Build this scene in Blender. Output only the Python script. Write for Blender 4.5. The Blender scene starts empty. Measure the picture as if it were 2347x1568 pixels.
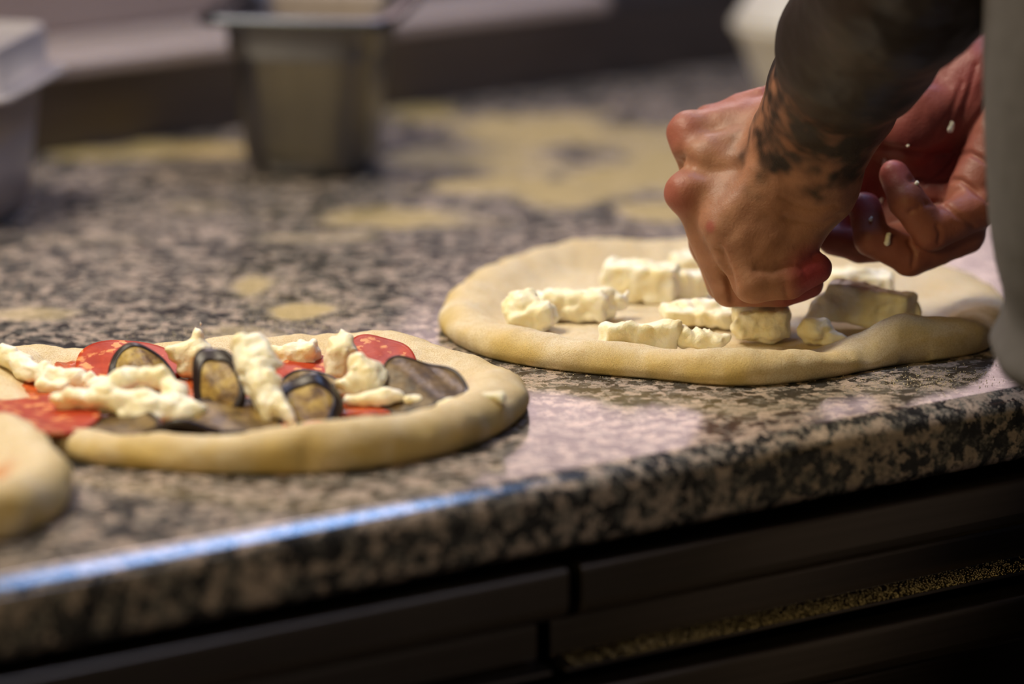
import bpy, bmesh, math, random
import numpy as np
from mathutils import Vector, Matrix

random.seed(7)
SC = bpy.context.scene
COL = SC.collection
Z0 = 0.9                      # height of the granite worktop

# ------------------------------------------------------------------ camera
FPX = 12000.0
PITCH = math.radians(13.0)
YAW = math.radians(53.5)
vv = np.array([math.cos(YAW), math.sin(YAW), 0.0])
FW = np.array([vv[0] * math.cos(PITCH), vv[1] * math.cos(PITCH), -math.sin(PITCH)])
RT = np.array([vv[1], -vv[0], 0.0])
UP = np.cross(RT, FW)
CAM = np.array([-1.67007, -2.05668, Z0 + 0.667])


def ray(x, y):
    return FW + RT * (x - 1173.5) / FPX - UP * (y - 784.0) / FPX


def at(x, y, z=Z0):
    r = ray(x, y)
    return CAM + r * ((z - CAM[2]) / r[2])


def Pd(x, y, d):
    return CAM + ray(x, y) * d


def depth(P):
    return float((np.asarray(P) - CAM) @ FW)


cam_data = bpy.data.cameras.new('camera')
cam_data.sensor_width = 36.0
cam_data.lens = FPX / 2347.0 * 36.0
cam_data.clip_start = 0.05
cam_data.clip_end = 50
cam_data.dof.use_dof = True
cam_data.dof.focus_distance = 2.885
cam_data.dof.aperture_fstop = 2.8
cam = bpy.data.objects.new('camera', cam_data)
COL.objects.link(cam)
cam.matrix_world = Matrix(((RT[0], UP[0], -FW[0], CAM[0]), (RT[1], UP[1], -FW[1], CAM[1]),
                           (RT[2], UP[2], -FW[2], CAM[2]), (0, 0, 0, 1)))
SC.camera = cam

# ------------------------------------------------------------------ world, lights, exposure
SC.view_settings.view_transform = 'Standard'
SC.view_settings.look = 'None'
SC.view_settings.gamma = 1.0
SC.view_settings.exposure = 0.0
try:
    SC.view_settings.use_curve_mapping = False
except Exception:
    pass
w = bpy.data.worlds.new('world')
SC.world = w
w.use_nodes = True
w.node_tree.nodes['Background'].inputs[0].default_value = (0.9, 0.8, 0.72, 1)
w.node_tree.nodes['Background'].inputs[1].default_value = 0.06


def area(name, loc, target, sx, sy, power, col, spread=180):
    d = bpy.data.lights.new(name, 'AREA')
    d.shape = 'RECTANGLE'
    d.size = sx
    d.size_y = sy
    d.energy = power
    d.color = col
    d.spread = math.radians(spread)
    o = bpy.data.objects.new(name, d)
    COL.objects.link(o)
    o.location = loc
    o.rotation_euler = (Vector(target) - Vector(loc)).to_track_quat('-Z', 'Y').to_euler()
    return o


area('back_window_lamp', (1.50, 2.0, 1.43), (0.2, 0.35, 0.93), 0.74, 0.26, 1.6, (1.0, 0.71, 0.69))
area('ceiling_lamp', (-0.45, 0.62, 2.1), (0.0, 0.22, 0.9), 0.6, 0.4, 9.5, (1.0, 0.87, 0.66), 120)
area('rear_ceiling_lamp', (1.0, 1.75, 2.45), (0.15, 0.3, 0.9), 0.6, 0.4, 15, (1.0, 0.84, 0.86))
area('front_lamp', (-1.7, -0.5, 1.75), (-0.2, 0.2, 0.9), 0.6, 0.5, 9.5, (1.0, 0.72, 0.27))
area('room_lamp', (0.5, -1.1, 2.6), (0.1, 0.0, 0.85), 0.5, 0.12, 3.0, (0.62, 0.72, 1.0))
area('tube_lamp', (0.60, 0.44, 2.3), (0.60, 0.44, 0.9), 0.44, 0.16, 5.5, (0.30, 0.52, 1.0))


# ------------------------------------------------------------------ helpers
def link(o, parent=None):
    COL.objects.link(o)
    if parent is not None:
        o.parent = parent
    return o


def obj(name, me, mat=None, parent=None):
    o = bpy.data.objects.new(name, me)
    if mat is not None and len(me.materials) == 0:
        me.materials.append(mat)
    return link(o, parent)


def tag(o, label=None, cat=None, group=None, kind=None):
    if label:
        o['label'] = label
    if cat:
        o['category'] = cat
    if group:
        o['group'] = group
    if kind:
        o['kind'] = kind
    return o


def empty(name, loc):
    o = bpy.data.objects.new(name, None)
    o.empty_display_size = 0.02
    o.location = loc
    link(o)
    return o


def recenter(me, loc):
    """vertices given in world space -> local to loc"""
    me.transform(Matrix.Translation(-Vector(loc)))


def mesh(name, V, Fc, smooth=True, attrs=None):
    me = bpy.data.meshes.new(name)
    V = np.asarray(V, dtype=np.float64)
    me.from_pydata(V.tolist(), [], Fc.tolist() if isinstance(Fc, np.ndarray) else Fc)
    if attrs:
        for k, a in attrs.items():
            at_ = me.attributes.new(k, 'FLOAT', 'POINT')
            at_.data.foreach_set('value', np.asarray(a, dtype=np.float32))
    me.polygons.foreach_set('use_smooth', [smooth] * len(me.polygons))
    me.update()
    return me


_H = np.random.RandomState(3).rand(64, 64, 64).astype(np.float32)


def vnoise(P, s=1.0, off=0.0):
    """value noise in [-1, 1]; P (...,3)"""
    Q = np.asarray(P, dtype=np.float32) * s + off
    i = np.floor(Q).astype(np.int32)
    t = Q - i
    t = t * t * (3 - 2 * t)
    x0, y0, z0 = (i[..., k] & 63 for k in range(3))
    x1, y1, z1 = ((i[..., k] + 1) & 63 for k in range(3))
    tx, ty, tz = t[..., 0], t[..., 1], t[..., 2]
    a = _H[x0, y0, z0] * (1 - tx) + _H[x1, y0, z0] * tx
    b = _H[x0, y1, z0] * (1 - tx) + _H[x1, y1, z0] * tx
    c = _H[x0, y0, z1] * (1 - tx) + _H[x1, y0, z1] * tx
    d = _H[x0, y1, z1] * (1 - tx) + _H[x1, y1, z1] * tx
    return 2 * ((a * (1 - ty) + b * ty) * (1 - tz) + (c * (1 - ty) + d * ty) * tz) - 1


def fbm(P, s, n=3, off=0.0):
    r = 0
    a = 1.0
    for k in range(n):
        r = r + a * vnoise(P, s, off + 7.3 * k)
        s *= 2.03
        a *= 0.5
    return r


# ---- signed distance fields meshed with surface nets
class SDF:
    def __init__(self, lo, hi, h, k=0.003):
        self.lo = np.array(lo, dtype=np.float64)
        self.h = h
        self.n = np.ceil((np.array(hi) - self.lo) / h).astype(int) + 1
        self.D = np.full(self.n, 0.05, dtype=np.float32)

    def _box(self, a, b, pad):
        i0 = np.clip(np.floor((np.minimum(a, b) - pad - self.lo) / self.h).astype(int), 0, self.n)
        i1 = np.clip(np.ceil((np.maximum(a, b) + pad - self.lo) / self.h).astype(int) + 1, 0, self.n)
        if (i1 <= i0).any():
            return None, None
        sl = tuple(slice(i0[k], i1[k]) for k in range(3))
        ax = [(self.lo[k] + self.h * np.arange(i0[k], i1[k])).astype(np.float32) for k in range(3)]
        return sl, np.stack(np.meshgrid(*ax, indexing='ij'), -1)

    def _merge(self, sl, d, k, sub):
        A = self.D[sl]
        if sub:
            hh = np.maximum(k - np.abs(A + d), 0) / k
            self.D[sl] = np.maximum(A, -d) + hh * hh * k * 0.25
        else:
            hh = np.maximum(k - np.abs(A - d), 0) / k
            self.D[sl] = np.minimum(A, d) - hh * hh * k * 0.25

    def cap(self, a, b, ra, rb, k=0.003, sub=False):
        a = np.array(a, dtype=np.float64)
        b = np.array(b, dtype=np.float64)
        sl, P = self._box(a, b, max(ra, rb) + k + 3 * self.h + 0.004)
        if sl is None:
            return
        ba = (b - a).astype(np.float32)
        L = max(float(ba @ ba), 1e-12)
        pa = P - a.astype(np.float32)
        t = np.clip((pa @ ba) / L, 0, 1)
        d = np.sqrt(np.maximum(((pa - t[..., None] * ba) ** 2).sum(-1), 1e-14)) - (ra + (rb - ra) * t)
        self._merge(sl, d.astype(np.float32), k, sub)

    def box(self, c, M, hs, r, k=0.003, sub=False):
        """c centre, M rows = local axes, hs half sizes, r rounding"""
        c = np.array(c, dtype=np.float64)
        rad = float(np.linalg.norm(hs))
        sl, P = self._box(c, c, rad + k + 3 * self.h + 0.004)
        if sl is None:
            return
        q = np.abs((P - c.astype(np.float32)) @ np.asarray(M, dtype=np.float32).T) - (np.array(hs, dtype=np.float32) - r)
        d = np.sqrt((np.maximum(q, 0) ** 2).sum(-1)) + np.minimum(q.max(-1), 0) - r
        self._merge(sl, d.astype(np.float32), k, sub)

    def noise(self, amp, s, n=3, off=0.0):
        m = np.abs(self.D) < amp * 4 + 3 * self.h
        idx = np.argwhere(m)
        P = self.lo + idx * self.h
        self.D[m] += (amp * fbm(P, s, n, off)).astype(np.float32)

    def ridge(self, amp, s, off=0.0):
        m = np.abs(self.D) < amp * 3 + 3 * self.h
        P = self.lo + np.argwhere(m) * self.h
        self.D[m] += (amp * (0.32 - np.abs(vnoise(P, s, off)))).astype(np.float32)

    def mesh(self, iters=1):
        D = self.D
        D[0, :, :] = D[-1, :, :] = 0.01
        D[:, 0, :] = D[:, -1, :] = 0.01
        D[:, :, 0] = D[:, :, -1] = 0.01
        S = D < 0
        n = self.n - 1
        cnt = np.zeros(n, dtype=np.int8)
        for i in (0, 1):
            for j in (0, 1):
                for k in (0, 1):
                    cnt += S[i:i + n[0], j:j + n[1], k:k + n[2]]
        cells = np.argwhere((cnt > 0) & (cnt < 8))
        acc = np.zeros((len(cells), 3))
        num = np.zeros(len(cells))
        cs = [np.array([i, j, k]) for i in (0, 1) for j in (0, 1) for k in (0, 1)]
        for a in cs:
            for axn in range(3):
                if a[axn]:
                    continue
                b = a.copy()
                b[axn] = 1
                A = cells + a
                B = cells + b
                da = D[A[:, 0], A[:, 1], A[:, 2]].astype(np.float64)
                db = D[B[:, 0], B[:, 1], B[:, 2]].astype(np.float64)
                m = (da < 0) != (db < 0)
                t = np.where(m, da / np.where(m, da - db, 1), 0)
                acc += np.where(m[:, None], a + t[:, None] * (b - a), 0)
                num += m
        V = self.lo + (cells + acc / num[:, None]) * self.h
        idx = np.full(n, -1, dtype=np.int32)
        idx[cells[:, 0], cells[:, 1], cells[:, 2]] = np.arange(len(cells))
        faces = []
        for axn in range(3):
            u, v2 = (axn + 1) % 3, (axn + 2) % 3
            s0 = [slice(1, -1)] * 3
            s1 = [slice(1, -1)] * 3
            s0[axn] = slice(0, -1)
            s1[axn] = slice(1, None)
            A = S[tuple(s0)]
            B = S[tuple(s1)]
            E = np.argwhere(A != B)
            base = E.copy()
            base[:, u] += 1
            base[:, v2] += 1
            du = np.zeros(3, int)
            du[u] = 1
            dv = np.zeros(3, int)
            dv[v2] = 1
            q = [base - du - dv, base - dv, base, base - du]
            q = [idx[x[:, 0], x[:, 1], x[:, 2]] for x in q]
            flip = A[E[:, 0], E[:, 1], E[:, 2]]
            Q = np.stack(q, 1)
            Q = np.where(flip[:, None], Q, Q[:, ::-1])
            faces.append(Q[(Q >= 0).all(1)])
        Fq = np.concatenate(faces)
        for _ in range(iters):          # light Laplacian smoothing
            acc = np.zeros_like(V)
            num = np.zeros(len(V))
            for k in range(4):
                a, b = Fq[:, k], Fq[:, (k + 1) % 4]
                for c in range(3):
                    acc[:, c] += np.bincount(a, V[b, c], len(V)) + np.bincount(b, V[a, c], len(V))
                num += np.bincount(a, minlength=len(V)) + np.bincount(b, minlength=len(V))
            V = V * 0.5 + 0.5 * acc / np.maximum(num, 1)[:, None]
        return V, Fq


# ------------------------------------------------------------------ materials
class NT:
    def __init__(self, name):
        self.m = bpy.data.materials.new(name)
        self.m.use_nodes = True
        self.t = self.m.node_tree
        self.b = self.t.nodes['Principled BSDF']

    def n(self, typ, **kw):
        x = self.t.nodes.new(typ)
        for k, v_ in kw.items():
            setattr(x, k, v_)
        return x

    def l(self, a, b):
        self.t.links.new(a, b)

    def coord(self, scale=None):
        c = self.n('ShaderNodeTexCoord')
        return c.outputs['Object']

    def noise(self, vec, scale, detail=3, rough=0.55):
        x = self.n('ShaderNodeTexNoise')
        x.inputs['Scale'].default_value = scale
        x.inputs['Detail'].default_value = detail
        x.inputs['Roughness'].default_value = rough
        if vec is not None:
            self.l(vec, x.inputs['Vector'])
        return x

    def ramp(self, fac, stops, interp='LINEAR'):
        r = self.n('ShaderNodeValToRGB')
        r.color_ramp.interpolation = interp
        e = r.color_ramp.elements
        while len(e) < len(stops):
            e.new(0.5)
        for i, (p_, c) in enumerate(stops):
            e[i].position = p_
            e[i].color = (c[0], c[1], c[2], 1) if not np.isscalar(c) else (c, c, c, 1)
        self.l(fac, r.inputs[0])
        return r.outputs[0]

    def mix(self, fac, a, b):
        x = self.n('ShaderNodeMix', data_type='RGBA')
        for s, v_ in ((x.inputs[0], fac), (x.inputs[6], a), (x.inputs[7], b)):
            if isinstance(v_, (int, float)):
                s.default_value = v_
            elif isinstance(v_, tuple):
                s.default_value = (*v_, 1)
            else:
                self.l(v_, s)
        return x.outputs[2]

    def math(self, op, a, b=0.0, clamp=False):
        x = self.n('ShaderNodeMath', operation=op)
        x.use_clamp = clamp
        for s, v_ in ((x.inputs[0], a), (x.inputs[1], b)):
            if isinstance(v_, (int, float)):
                s.default_value = v_
            else:
                self.l(v_, s)
        return x.outputs[0]

    def attr(self, name):
        x = self.n('ShaderNodeAttribute')
        x.attribute_name = name
        return x.outputs['Fac']

    def bump(self, h, strength, dist):
        x = self.n('ShaderNodeBump')
        x.inputs['Strength'].default_value = strength
        x.inputs['Distance'].default_value = dist
        self.l(h, x.inputs['Height'])
        self.l(x.outputs[0], self.b.inputs['Normal'])

    def set(self, **kw):
        names = {'base': 'Base Color', 'rough': 'Roughness', 'metal': 'Metallic', 'spec': 'Specular IOR Level',
                 'sss': 'Subsurface Weight', 'trans': 'Transmission Weight', 'coat': 'Coat Weight', 'ior': 'IOR',
                 'alpha': 'Alpha', 'sheen': 'Sheen Weight'}
        for k, v_ in kw.items():
            s = self.b.inputs[names[k]]
            if isinstance(v_, tuple):
                s.default_value = (*v_, 1)
            elif isinstance(v_, (int, float)):
                s.default_value = v_
            else:
                self.l(v_, s)
        return self

    def sss(self, wgt, radius, scale):
        self.b.inputs['Subsurface Weight'].default_value = wgt
        self.b.inputs['Subsurface Radius'].default_value = radius
        self.b.inputs['Subsurface Scale'].default_value = scale


def plain(name, base, rough=0.5, metal=0.0, var=0.12, scale=60, bump=0.0, **kw):
    x = NT(name)
    c = x.coord()
    nz = x.noise(c, scale, 4)
    lo = tuple(v_ * (1 - var) for v_ in base)
    hi = tuple(min(1, v_ * (1 + var)) for v_ in base)
    x.set(base=x.ramp(nz.outputs[0], [(0.3, lo), (0.7, hi)]), rough=rough, metal=metal, **kw)
    if bump:
        x.bump(nz.outputs[0], 0.6, bump)
    return x.m


# granite
g = NT('granite')
c = g.coord()
dn = g.noise(c, 150, 5, 0.65)
va = g.n('ShaderNodeVectorMath', operation='MULTIPLY_ADD')
g.l(dn.outputs['Color'], va.inputs[0])
va.inputs[1].default_value = (0.016, 0.016, 0.016)
g.l(c, va.inputs[2])
vo = g.n('ShaderNodeTexVoronoi')
vo.inputs['Scale'].default_value = 165
g.l(va.outputs[0], vo.inputs['Vector'])
sp = g.n('ShaderNodeSeparateColor')
g.l(vo.outputs['Color'], sp.inputs[0])
big = g.noise(va.outputs[0], 58, 3, 0.6)
med = g.noise(va.outputs[0], 300, 3, 0.65)
val = g.math('ADD', g.math('ADD', g.math('MULTIPLY', sp.outputs[0], 0.40), g.math('MULTIPLY', big.outputs[0], 0.70)), g.math('MULTIPLY', g.math('SUBTRACT', med.outputs[0], 0.5), 0.62))
stone = g.ramp(val, [(0.0, (0.014, 0.014, 0.016)), (0.42, (0.026, 0.026, 0.029)), (0.50, (0.075, 0.072, 0.073)), (0.56, (0.19, 0.185, 0.172)),
                     (0.60, (0.33, 0.285, 0.255)), (0.72, (0.47, 0.375, 0.32)), (0.86, (0.58, 0.47, 0.41))])
vs = g.n('ShaderNodeTexVoronoi')
vs.inputs['Scale'].default_value = 480
g.l(va.outputs[0], vs.inputs['Vector'])
s2 = g.n('ShaderNodeSeparateColor')
g.l(vs.outputs['Color'], s2.inputs[0])
stone = g.mix(g.ramp(s2.outputs[1], [(0.80, 0.0), (0.92, 0.75)]), stone, (0.045, 0.045, 0.05))
fn = g.noise(c, 700, 2, 0.7)
fl = g.math('ADD', g.attr('flour'), g.math('MULTIPLY', g.math('SUBTRACT', g.noise(c, 22, 4).outputs[0], 0.36), 0.28, True))
ff = g.math('MULTIPLY', g.math('ADD', g.math('MULTIPLY', fl, 1.5), g.math('SUBTRACT', fn.outputs[0], 0.72)), 2.2, True)
ff = g.math('MULTIPLY', ff, 0.85)
g.set(base=g.mix(ff, stone, (0.42, 0.315, 0.115)), rough=g.ramp(ff, [(0.0, 0.15), (0.6, 0.7)]), spec=0.65)
GRANITE = g.m


def dough_mat():
    x = NT('raw_dough')
    c = x.coord()
    big = x.noise(c, 28, 3)
    mid = x.noise(c, 160, 3, 0.6)
    fine = x.noise(c, 1250, 3, 0.85)
    a = x.ramp(big.outputs[0], [(0.35, (0.83, 0.69, 0.47)), (0.62, (0.90, 0.81, 0.64))])
    b = x.mix(x.ramp(mid.outputs[0], [(0.42, 0.0), (0.72, 0.6)]), a, (0.76, 0.60, 0.34))
    b = x.mix(x.math('MULTIPLY', x.attr('semolina'), 0.9, True), b, (0.72, 0.53, 0.18))
    d = x.mix(x.ramp(fine.outputs[0], [(0.40, 0.6), (0.56, 0.0)]), b, (0.56, 0.40, 0.18))
    d = x.mix(x.ramp(x.attr('sauce'), [(0.05, 0.0), (1.0, 0.75)]), d, (0.62, 0.22, 0.06))
    x.set(base=d, rough=0.85, spec=0.2)
    x.sss(0.12, (1.0, 0.6, 0.3), 0.006)
    h = x.math('ADD', x.math('MULTIPLY', fine.outputs[0], 0.75), x.math('MULTIPLY', mid.outputs[0], 0.4))
    x.bump(h, 0.9, 0.0011)
    return x.m


DOUGH = dough_mat()


def cheese_mat():
    x = NT('mozzarella')
    c = x.coord()
    a = x.noise(c, 70, 3)
    b = x.noise(c, 420, 3, 0.6)
    col = x.ramp(a.outputs[0], [(0.36, (0.92, 0.84, 0.58)), (0.60, (0.96, 0.935, 0.83))])
    x.set(base=col, rough=0.42, spec=0.45)
    x.sss(0.35, (1.0, 0.8, 0.45), 0.006)
    x.bump(b.outputs[0], 0.55, 0.0012)
    return x.m


CHEESE = cheese_mat()


def salami_mat():
    x = NT('salami')
    c = x.coord()
    v1 = x.n('ShaderNodeTexVoronoi')
    v1.inputs['Scale'].default_value = 170
    d1 = x.noise(c, 200, 3)
    mv = x.n('ShaderNodeVectorMath', operation='MULTIPLY_ADD')
    x.l(d1.outputs['Color'], mv.inputs[0])
    mv.inputs[1].default_value = (0.008, 0.008, 0.008)
    x.l(c, mv.inputs[2])
    x.l(mv.outputs[0], v1.inputs['Vector'])
    s = x.n('ShaderNodeSeparateColor')
    x.l(v1.outputs['Color'], s.inputs[0])
    fat = x.math('MULTIPLY', x.ramp(s.outputs[0], [(0.62, 0.0), (0.66, 1.0)]),
                 x.ramp(v1.outputs['Distance'], [(0.3, 1.0), (0.62, 0.0)]))
    n2 = x.noise(c, 90, 3)
    red = x.ramp(n2.outputs[0], [(0.3, (0.30, 0.022, 0.008)), (0.7, (0.46, 0.055, 0.016))])
    x.set(base=x.mix(fat, red, (0.72, 0.30, 0.11)), rough=0.45, spec=0.15)
    x.sss(0.12, (1, 0.3, 0.2), 0.003)
    x.bump(n2.outputs[0], 0.4, 0.001)
    return x.m


SALAMI = salami_mat()


def flesh_mat():
    x = NT('grilled_aubergine')
    c = x.coord()
    a = x.noise(c, 95, 4, 0.65)
    b = x.noise(c, 300, 3, 0.6)
    col = x.ramp(a.outputs[0], [(0.33, (0.05, 0.028, 0.014)), (0.45, (0.20, 0.12, 0.045)), (0.60, (0.39, 0.27, 0.075)), (0.75, (0.52, 0.39, 0.13))])
    col = x.mix(x.ramp(b.outputs[0], [(0.30, 0.75), (0.42, 0.0)]), col, (0.05, 0.028, 0.012))
    col = x.mix(x.ramp(x.attr('brown'), [(0.0, 0.0), (1.0, 1.0)]), col,
                x.ramp(a.outputs[0], [(0.35, (0.030, 0.018, 0.011)), (0.70, (0.16, 0.10, 0.045))]))
    x.set(base=col, rough=0.36, spec=0.18)
    x.sss(0.08, (1, 0.6, 0.2), 0.003)
    x.bump(b.outputs[0], 0.5, 0.0012)
    return x.m


FLESH = flesh_mat()
SKIN_AUB = plain('aubergine_skin', (0.020, 0.012, 0.012), 0.36, scale=120, var=0.4, bump=0.0006, spec=0.3)
SAUCE = plain('tomato_sauce', (0.50, 0.085, 0.018), 0.22, scale=220, var=0.35, bump=0.002, spec=0.55)


def steel(name, base=(0.42, 0.40, 0.38), rough=0.35, stretch=(4, 260, 260)):
    x = NT(name)
    c = x.coord()
    mp = x.n('ShaderNodeMapping')
    mp.inputs['Scale'].default_value = stretch
    x.l(c, mp.inputs[0])
    n1 = x.noise(mp.outputs[0], 1.0, 3)
    n2 = x.noise(c, 9, 3)
    x.set(base=x.ramp(n1.outputs[0], [(0.3, tuple(q * 0.82 for q in base)), (0.7, base)]), metal=1.0,
          rough=x.ramp(n2.outputs[0], [(0.3, rough * 0.85), (0.7, rough * 1.15)]))
    x.bump(n1.outputs[0], 0.12, 0.0004)
    return x.m


STEEL = steel('brushed_steel')
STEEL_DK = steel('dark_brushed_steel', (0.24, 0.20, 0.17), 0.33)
STEEL_PAN = steel('pan_steel', (0.165, 0.160, 0.158), 0.36, (120, 120, 6))
DARK = plain('dark_recess', (0.012, 0.011, 0.010), 0.6)


def skin_mat():
    x = NT('skin')
    c = x.coord()
    a = x.noise(c, 55, 4, 0.6)
    b = x.noise(c, 520, 3, 0.6)
    col = x.ramp(a.outputs[0], [(0.3, (0.255, 0.118, 0.075)), (0.7, (0.36, 0.178, 0.112))])
    col = x.mix(x.math('MULTIPLY', x.attr('red'), 0.9, True), col, (0.28, 0.045, 0.055))
    ink = x.math('MULTIPLY', x.attr('ink'), 1.0, True)
    col = x.mix(ink, col, (0.009, 0.008, 0.008))
    x.set(base=col, rough=0.48, spec=0.32)
    x.sss(0.16, (1.0, 0.35, 0.2), 0.006)
    x.bump(b.outputs[0], 0.35, 0.0007)
    return x.m


SKIN = skin_mat()
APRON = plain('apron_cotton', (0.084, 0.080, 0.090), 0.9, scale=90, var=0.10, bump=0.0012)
SHIRT = plain('dark_tshirt', (0.03, 0.03, 0.034), 0.9, scale=300)
TROUSER = plain('black_trousers', (0.02, 0.02, 0.022), 0.9, scale=300)
SHOE = plain('black_shoe', (0.015, 0.015, 0.015), 0.5)
HAIR = plain('dark_hair', (0.02, 0.014, 0.010), 0.6, scale=400)
WHITEP = plain('white_plastic', (0.68, 0.66, 0.63), 0.35, scale=20, var=0.04)
FLOURM = plain('semolina', (0.68, 0.58, 0.38), 0.9, scale=500, var=0.2)


def clear_mat():
    x = NT('milky_clear_plastic')
    c = x.coord()
    n1 = x.noise(c, 14, 3)
    x.set(base=x.ramp(n1.outputs[0], [(0.3, (0.40, 0.375, 0.41)), (0.7, (0.52, 0.49, 0.53))]), rough=0.28, trans=0.25, ior=1.3, spec=0.5)
    return x.m


CLEAR = clear_mat()


# ------------------------------------------------------------------ generic builders
def box_mesh(name, x0, x1, y0, y1, z0, z1, bev=0.002):
    bm = bmesh.new()
    bmesh.ops.create_cube(bm, size=1.0)
    for q in bm.verts:
        q.co = Vector(((x0 + x1) / 2 + q.co.x * (x1 - x0), (y0 + y1) / 2 + q.co.y * (y1 - y0), (z0 + z1) / 2 + q.co.z * (z1 - z0)))
    if bev:
        bmesh.ops.bevel(bm, geom=bm.edges[:], offset=bev, segments=2, profile=0.5, affect='EDGES')
    me = bpy.data.meshes.new(name)
    bm.to_mesh(me)
    bm.free()
    return me


def prism_x(name, prof, x0, x1, smooth=False, bev=0.0):
    """closed (y,z) profile extruded along x"""
    n = len(prof)
    V = [(x0, a, b) for a, b in prof] + [(x1, a, b) for a, b in prof]
    Fc = [[i, (i + 1) % n, n + (i + 1) % n, n + i] for i in range(n)]
    Fc += [list(range(n))[::-1], list(range(n, 2 * n))]
    me = mesh(name, V, Fc, smooth)
    bm = bmesh.new()
    bm.from_mesh(me)
    bmesh.ops.recalc_face_normals(bm, faces=bm.faces)
    if bev:
        bmesh.ops.bevel(bm, geom=bm.edges[:], offset=bev, segments=2, profile=0.5, affect='EDGES')
    bm.to_mesh(me)
    bm.free()
    return me


def rrect(hx, hy, r, n=6):
    P = []
    for cx, cy, a0 in ((hx - r, hy - r, 0), (-hx + r, hy - r, 90), (-hx + r, -hy + r, 180), (hx - r, -hy + r, 270)):
        for k in range(n + 1):
            a = math.radians(a0 + 90 * k / n)
            P.append((cx + r * math.cos(a), cy + r * math.sin(a)))
    return P


def loft(name, rings, cap0=True, cap1=True, smooth=True):
    n = len(rings[0])
    V = [p_ for r in rings for p_ in r]
    Fc = []
    for k in range(len(rings) - 1):
        for i in range(n):
            j = (i + 1) % n
            Fc.append([k * n + i, k * n + j, (k + 1) * n + j, (k + 1) * n + i])
    if cap0:
        Fc.append(list(range(n))[::-1])
    if cap1:
        Fc.append([(len(rings) - 1) * n + i for i in range(n)])
    return mesh(name, V, Fc, smooth)


def smoothstep(a, b, x):
    t = np.clip((x - a) / (b - a), 0, 1)
    return t * t * (3 - 2 * t)


# ------------------------------------------------------------------ the room
def struct(name, me, mat):
    return tag(obj(name, me, mat), kind='structure')


struct('floor', box_mesh('floor', -4, 4.5, -3.6, 2.4, -0.05, 0.0, 0), plain('floor_tile', (0.10, 0.085, 0.075), 0.5, scale=6))
struct('wall_back', box_mesh('wall_back', -4, 4.5, 2.3, 2.4, 0, 2.9, 0), plain('back_wall', (0.20, 0.165, 0.17), 0.7, scale=4))
struct('ceiling', box_mesh('ceiling', -4, 4.5, -3.6, 2.4, 2.9, 2.95, 0), plain('ceiling_paint', (0.35, 0.32, 0.30), 0.8, scale=3))

# ------------------------------------------------------------------ granite worktop
YB = 0.905
TH = 0.038


def worktop():
    rt, rb = 0.013, 0.006
    prof = []
    # eased front edge: quick roll to a narrow, nearly flat facet, then a round nose
    arc = [(0.0035, 0.0, 25.5, 6), (0.0065, 25.5, 29.0, 8), (0.0105, 29.0, 90.0, 12)]
    pt = [np.array([0.0, 0.0])]
    for ln, a0, a1, m_ in arc:
        for k in range(m_):
            a_ = math.radians(a0 + (a1 - a0) * (k + 0.5) / m_)
            pt.append(pt[-1] + np.array([-math.cos(a_), -math.sin(a_)]) * ln / m_)
    pt = np.array(pt)
    pt[:, 0] -= pt[-1, 0]
    for t in np.linspace(YB, pt[0, 0] + 0.004, 170):
        prof.append((t, Z0))
    for q in pt:
        prof.append((q[0], Z0 + q[1]))
    for t in np.linspace(Z0 + pt[-1, 1] - 0.004, Z0 - TH + rb + 0.002, 5):
        prof.append((0.0, t))
    for k in range(5):
        a = math.radians(180 + 90 * k / 4)
        prof.append((rb + rb * math.cos(a), Z0 - TH + rb + rb * math.sin(a)))
    prof += [(0.3, Z0 - TH), (YB, Z0 - TH)]
    xs = np.concatenate([np.linspace(-1.7, -0.8, 30), np.linspace(-0.79, 0.95, 320), np.linspace(1.0, 2.2, 30)])
    n = len(prof)
    pr = np.array(prof)
    V = np.zeros((len(xs), n, 3))
    V[:, :, 0] = xs[:, None]
    V[:, :, 1] = pr[None, :, 0]
    V[:, :, 2] = pr[None, :, 1]
    I = np.arange(len(xs) * n).reshape(len(xs), n)
    J = np.roll(I, -1, 1)
    Fq = np.stack([I[:-1], J[:-1], J[1:], I[1:]], -1).reshape(-1, 4)
    Fl = Fq.tolist() + [I[0].tolist(), I[-1].tolist()[::-1]]
    V = V.reshape(-1, 3)
    # scattered semolina lying on the stone
    fl = np.zeros(len(V))
    for (px, py, rx, ry, am) in FLOUR_SPOTS:
        q = at(px, py)
        ax = at(px + rx, py) - q
        ay = at(px, py - ry) - q
        M = np.linalg.inv(np.array([[ax[0], ay[0]], [ax[1], ay[1]]]))
        uv = (V[:, :2] - q[:2]) @ M.T
        d = np.sqrt((uv ** 2).sum(1)) + 0.55 * fbm(V, 32, 3, px * 0.01)
        fl = np.maximum(fl, am * smoothstep(1.25, 0.3, d))
    fl *= V[:, 2] > Z0 - 0.002
    return mesh('granite_worktop', V, Fl, True, {'flour': fl})


FLOUR_SPOTS = [(690, 718, 70, 26, 0.62), (575, 655, 60, 30, 0.40), (560, 760, 110, 20, 0.25), (330, 345, 330, 16, 0.60), (980, 262, 110, 22, 0.6),
               (1250, 300, 330, 45, 0.46), (1100, 365, 220, 40, 0.40), (1450, 400, 200, 60, 0.48),
               (1500, 490, 80, 26, 0.75), (1120, 425, 160, 20, 0.62), (1330, 445, 230, 30, 0.50), (900, 500, 260, 22, 0.36),
               (700, 545, 200, 14, 0.24), (430, 470, 200, 20, 0.16), (60, 720, 120, 22, 0.30), (1600, 330, 200, 60, 0.45), (250, 560, 200, 60, 0.10)]
wt = obj('granite_worktop', worktop(), GRANITE)
tag(wt, 'long speckled pink, grey and black granite worktop with rounded edge under the pizzas', 'worktop')

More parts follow.
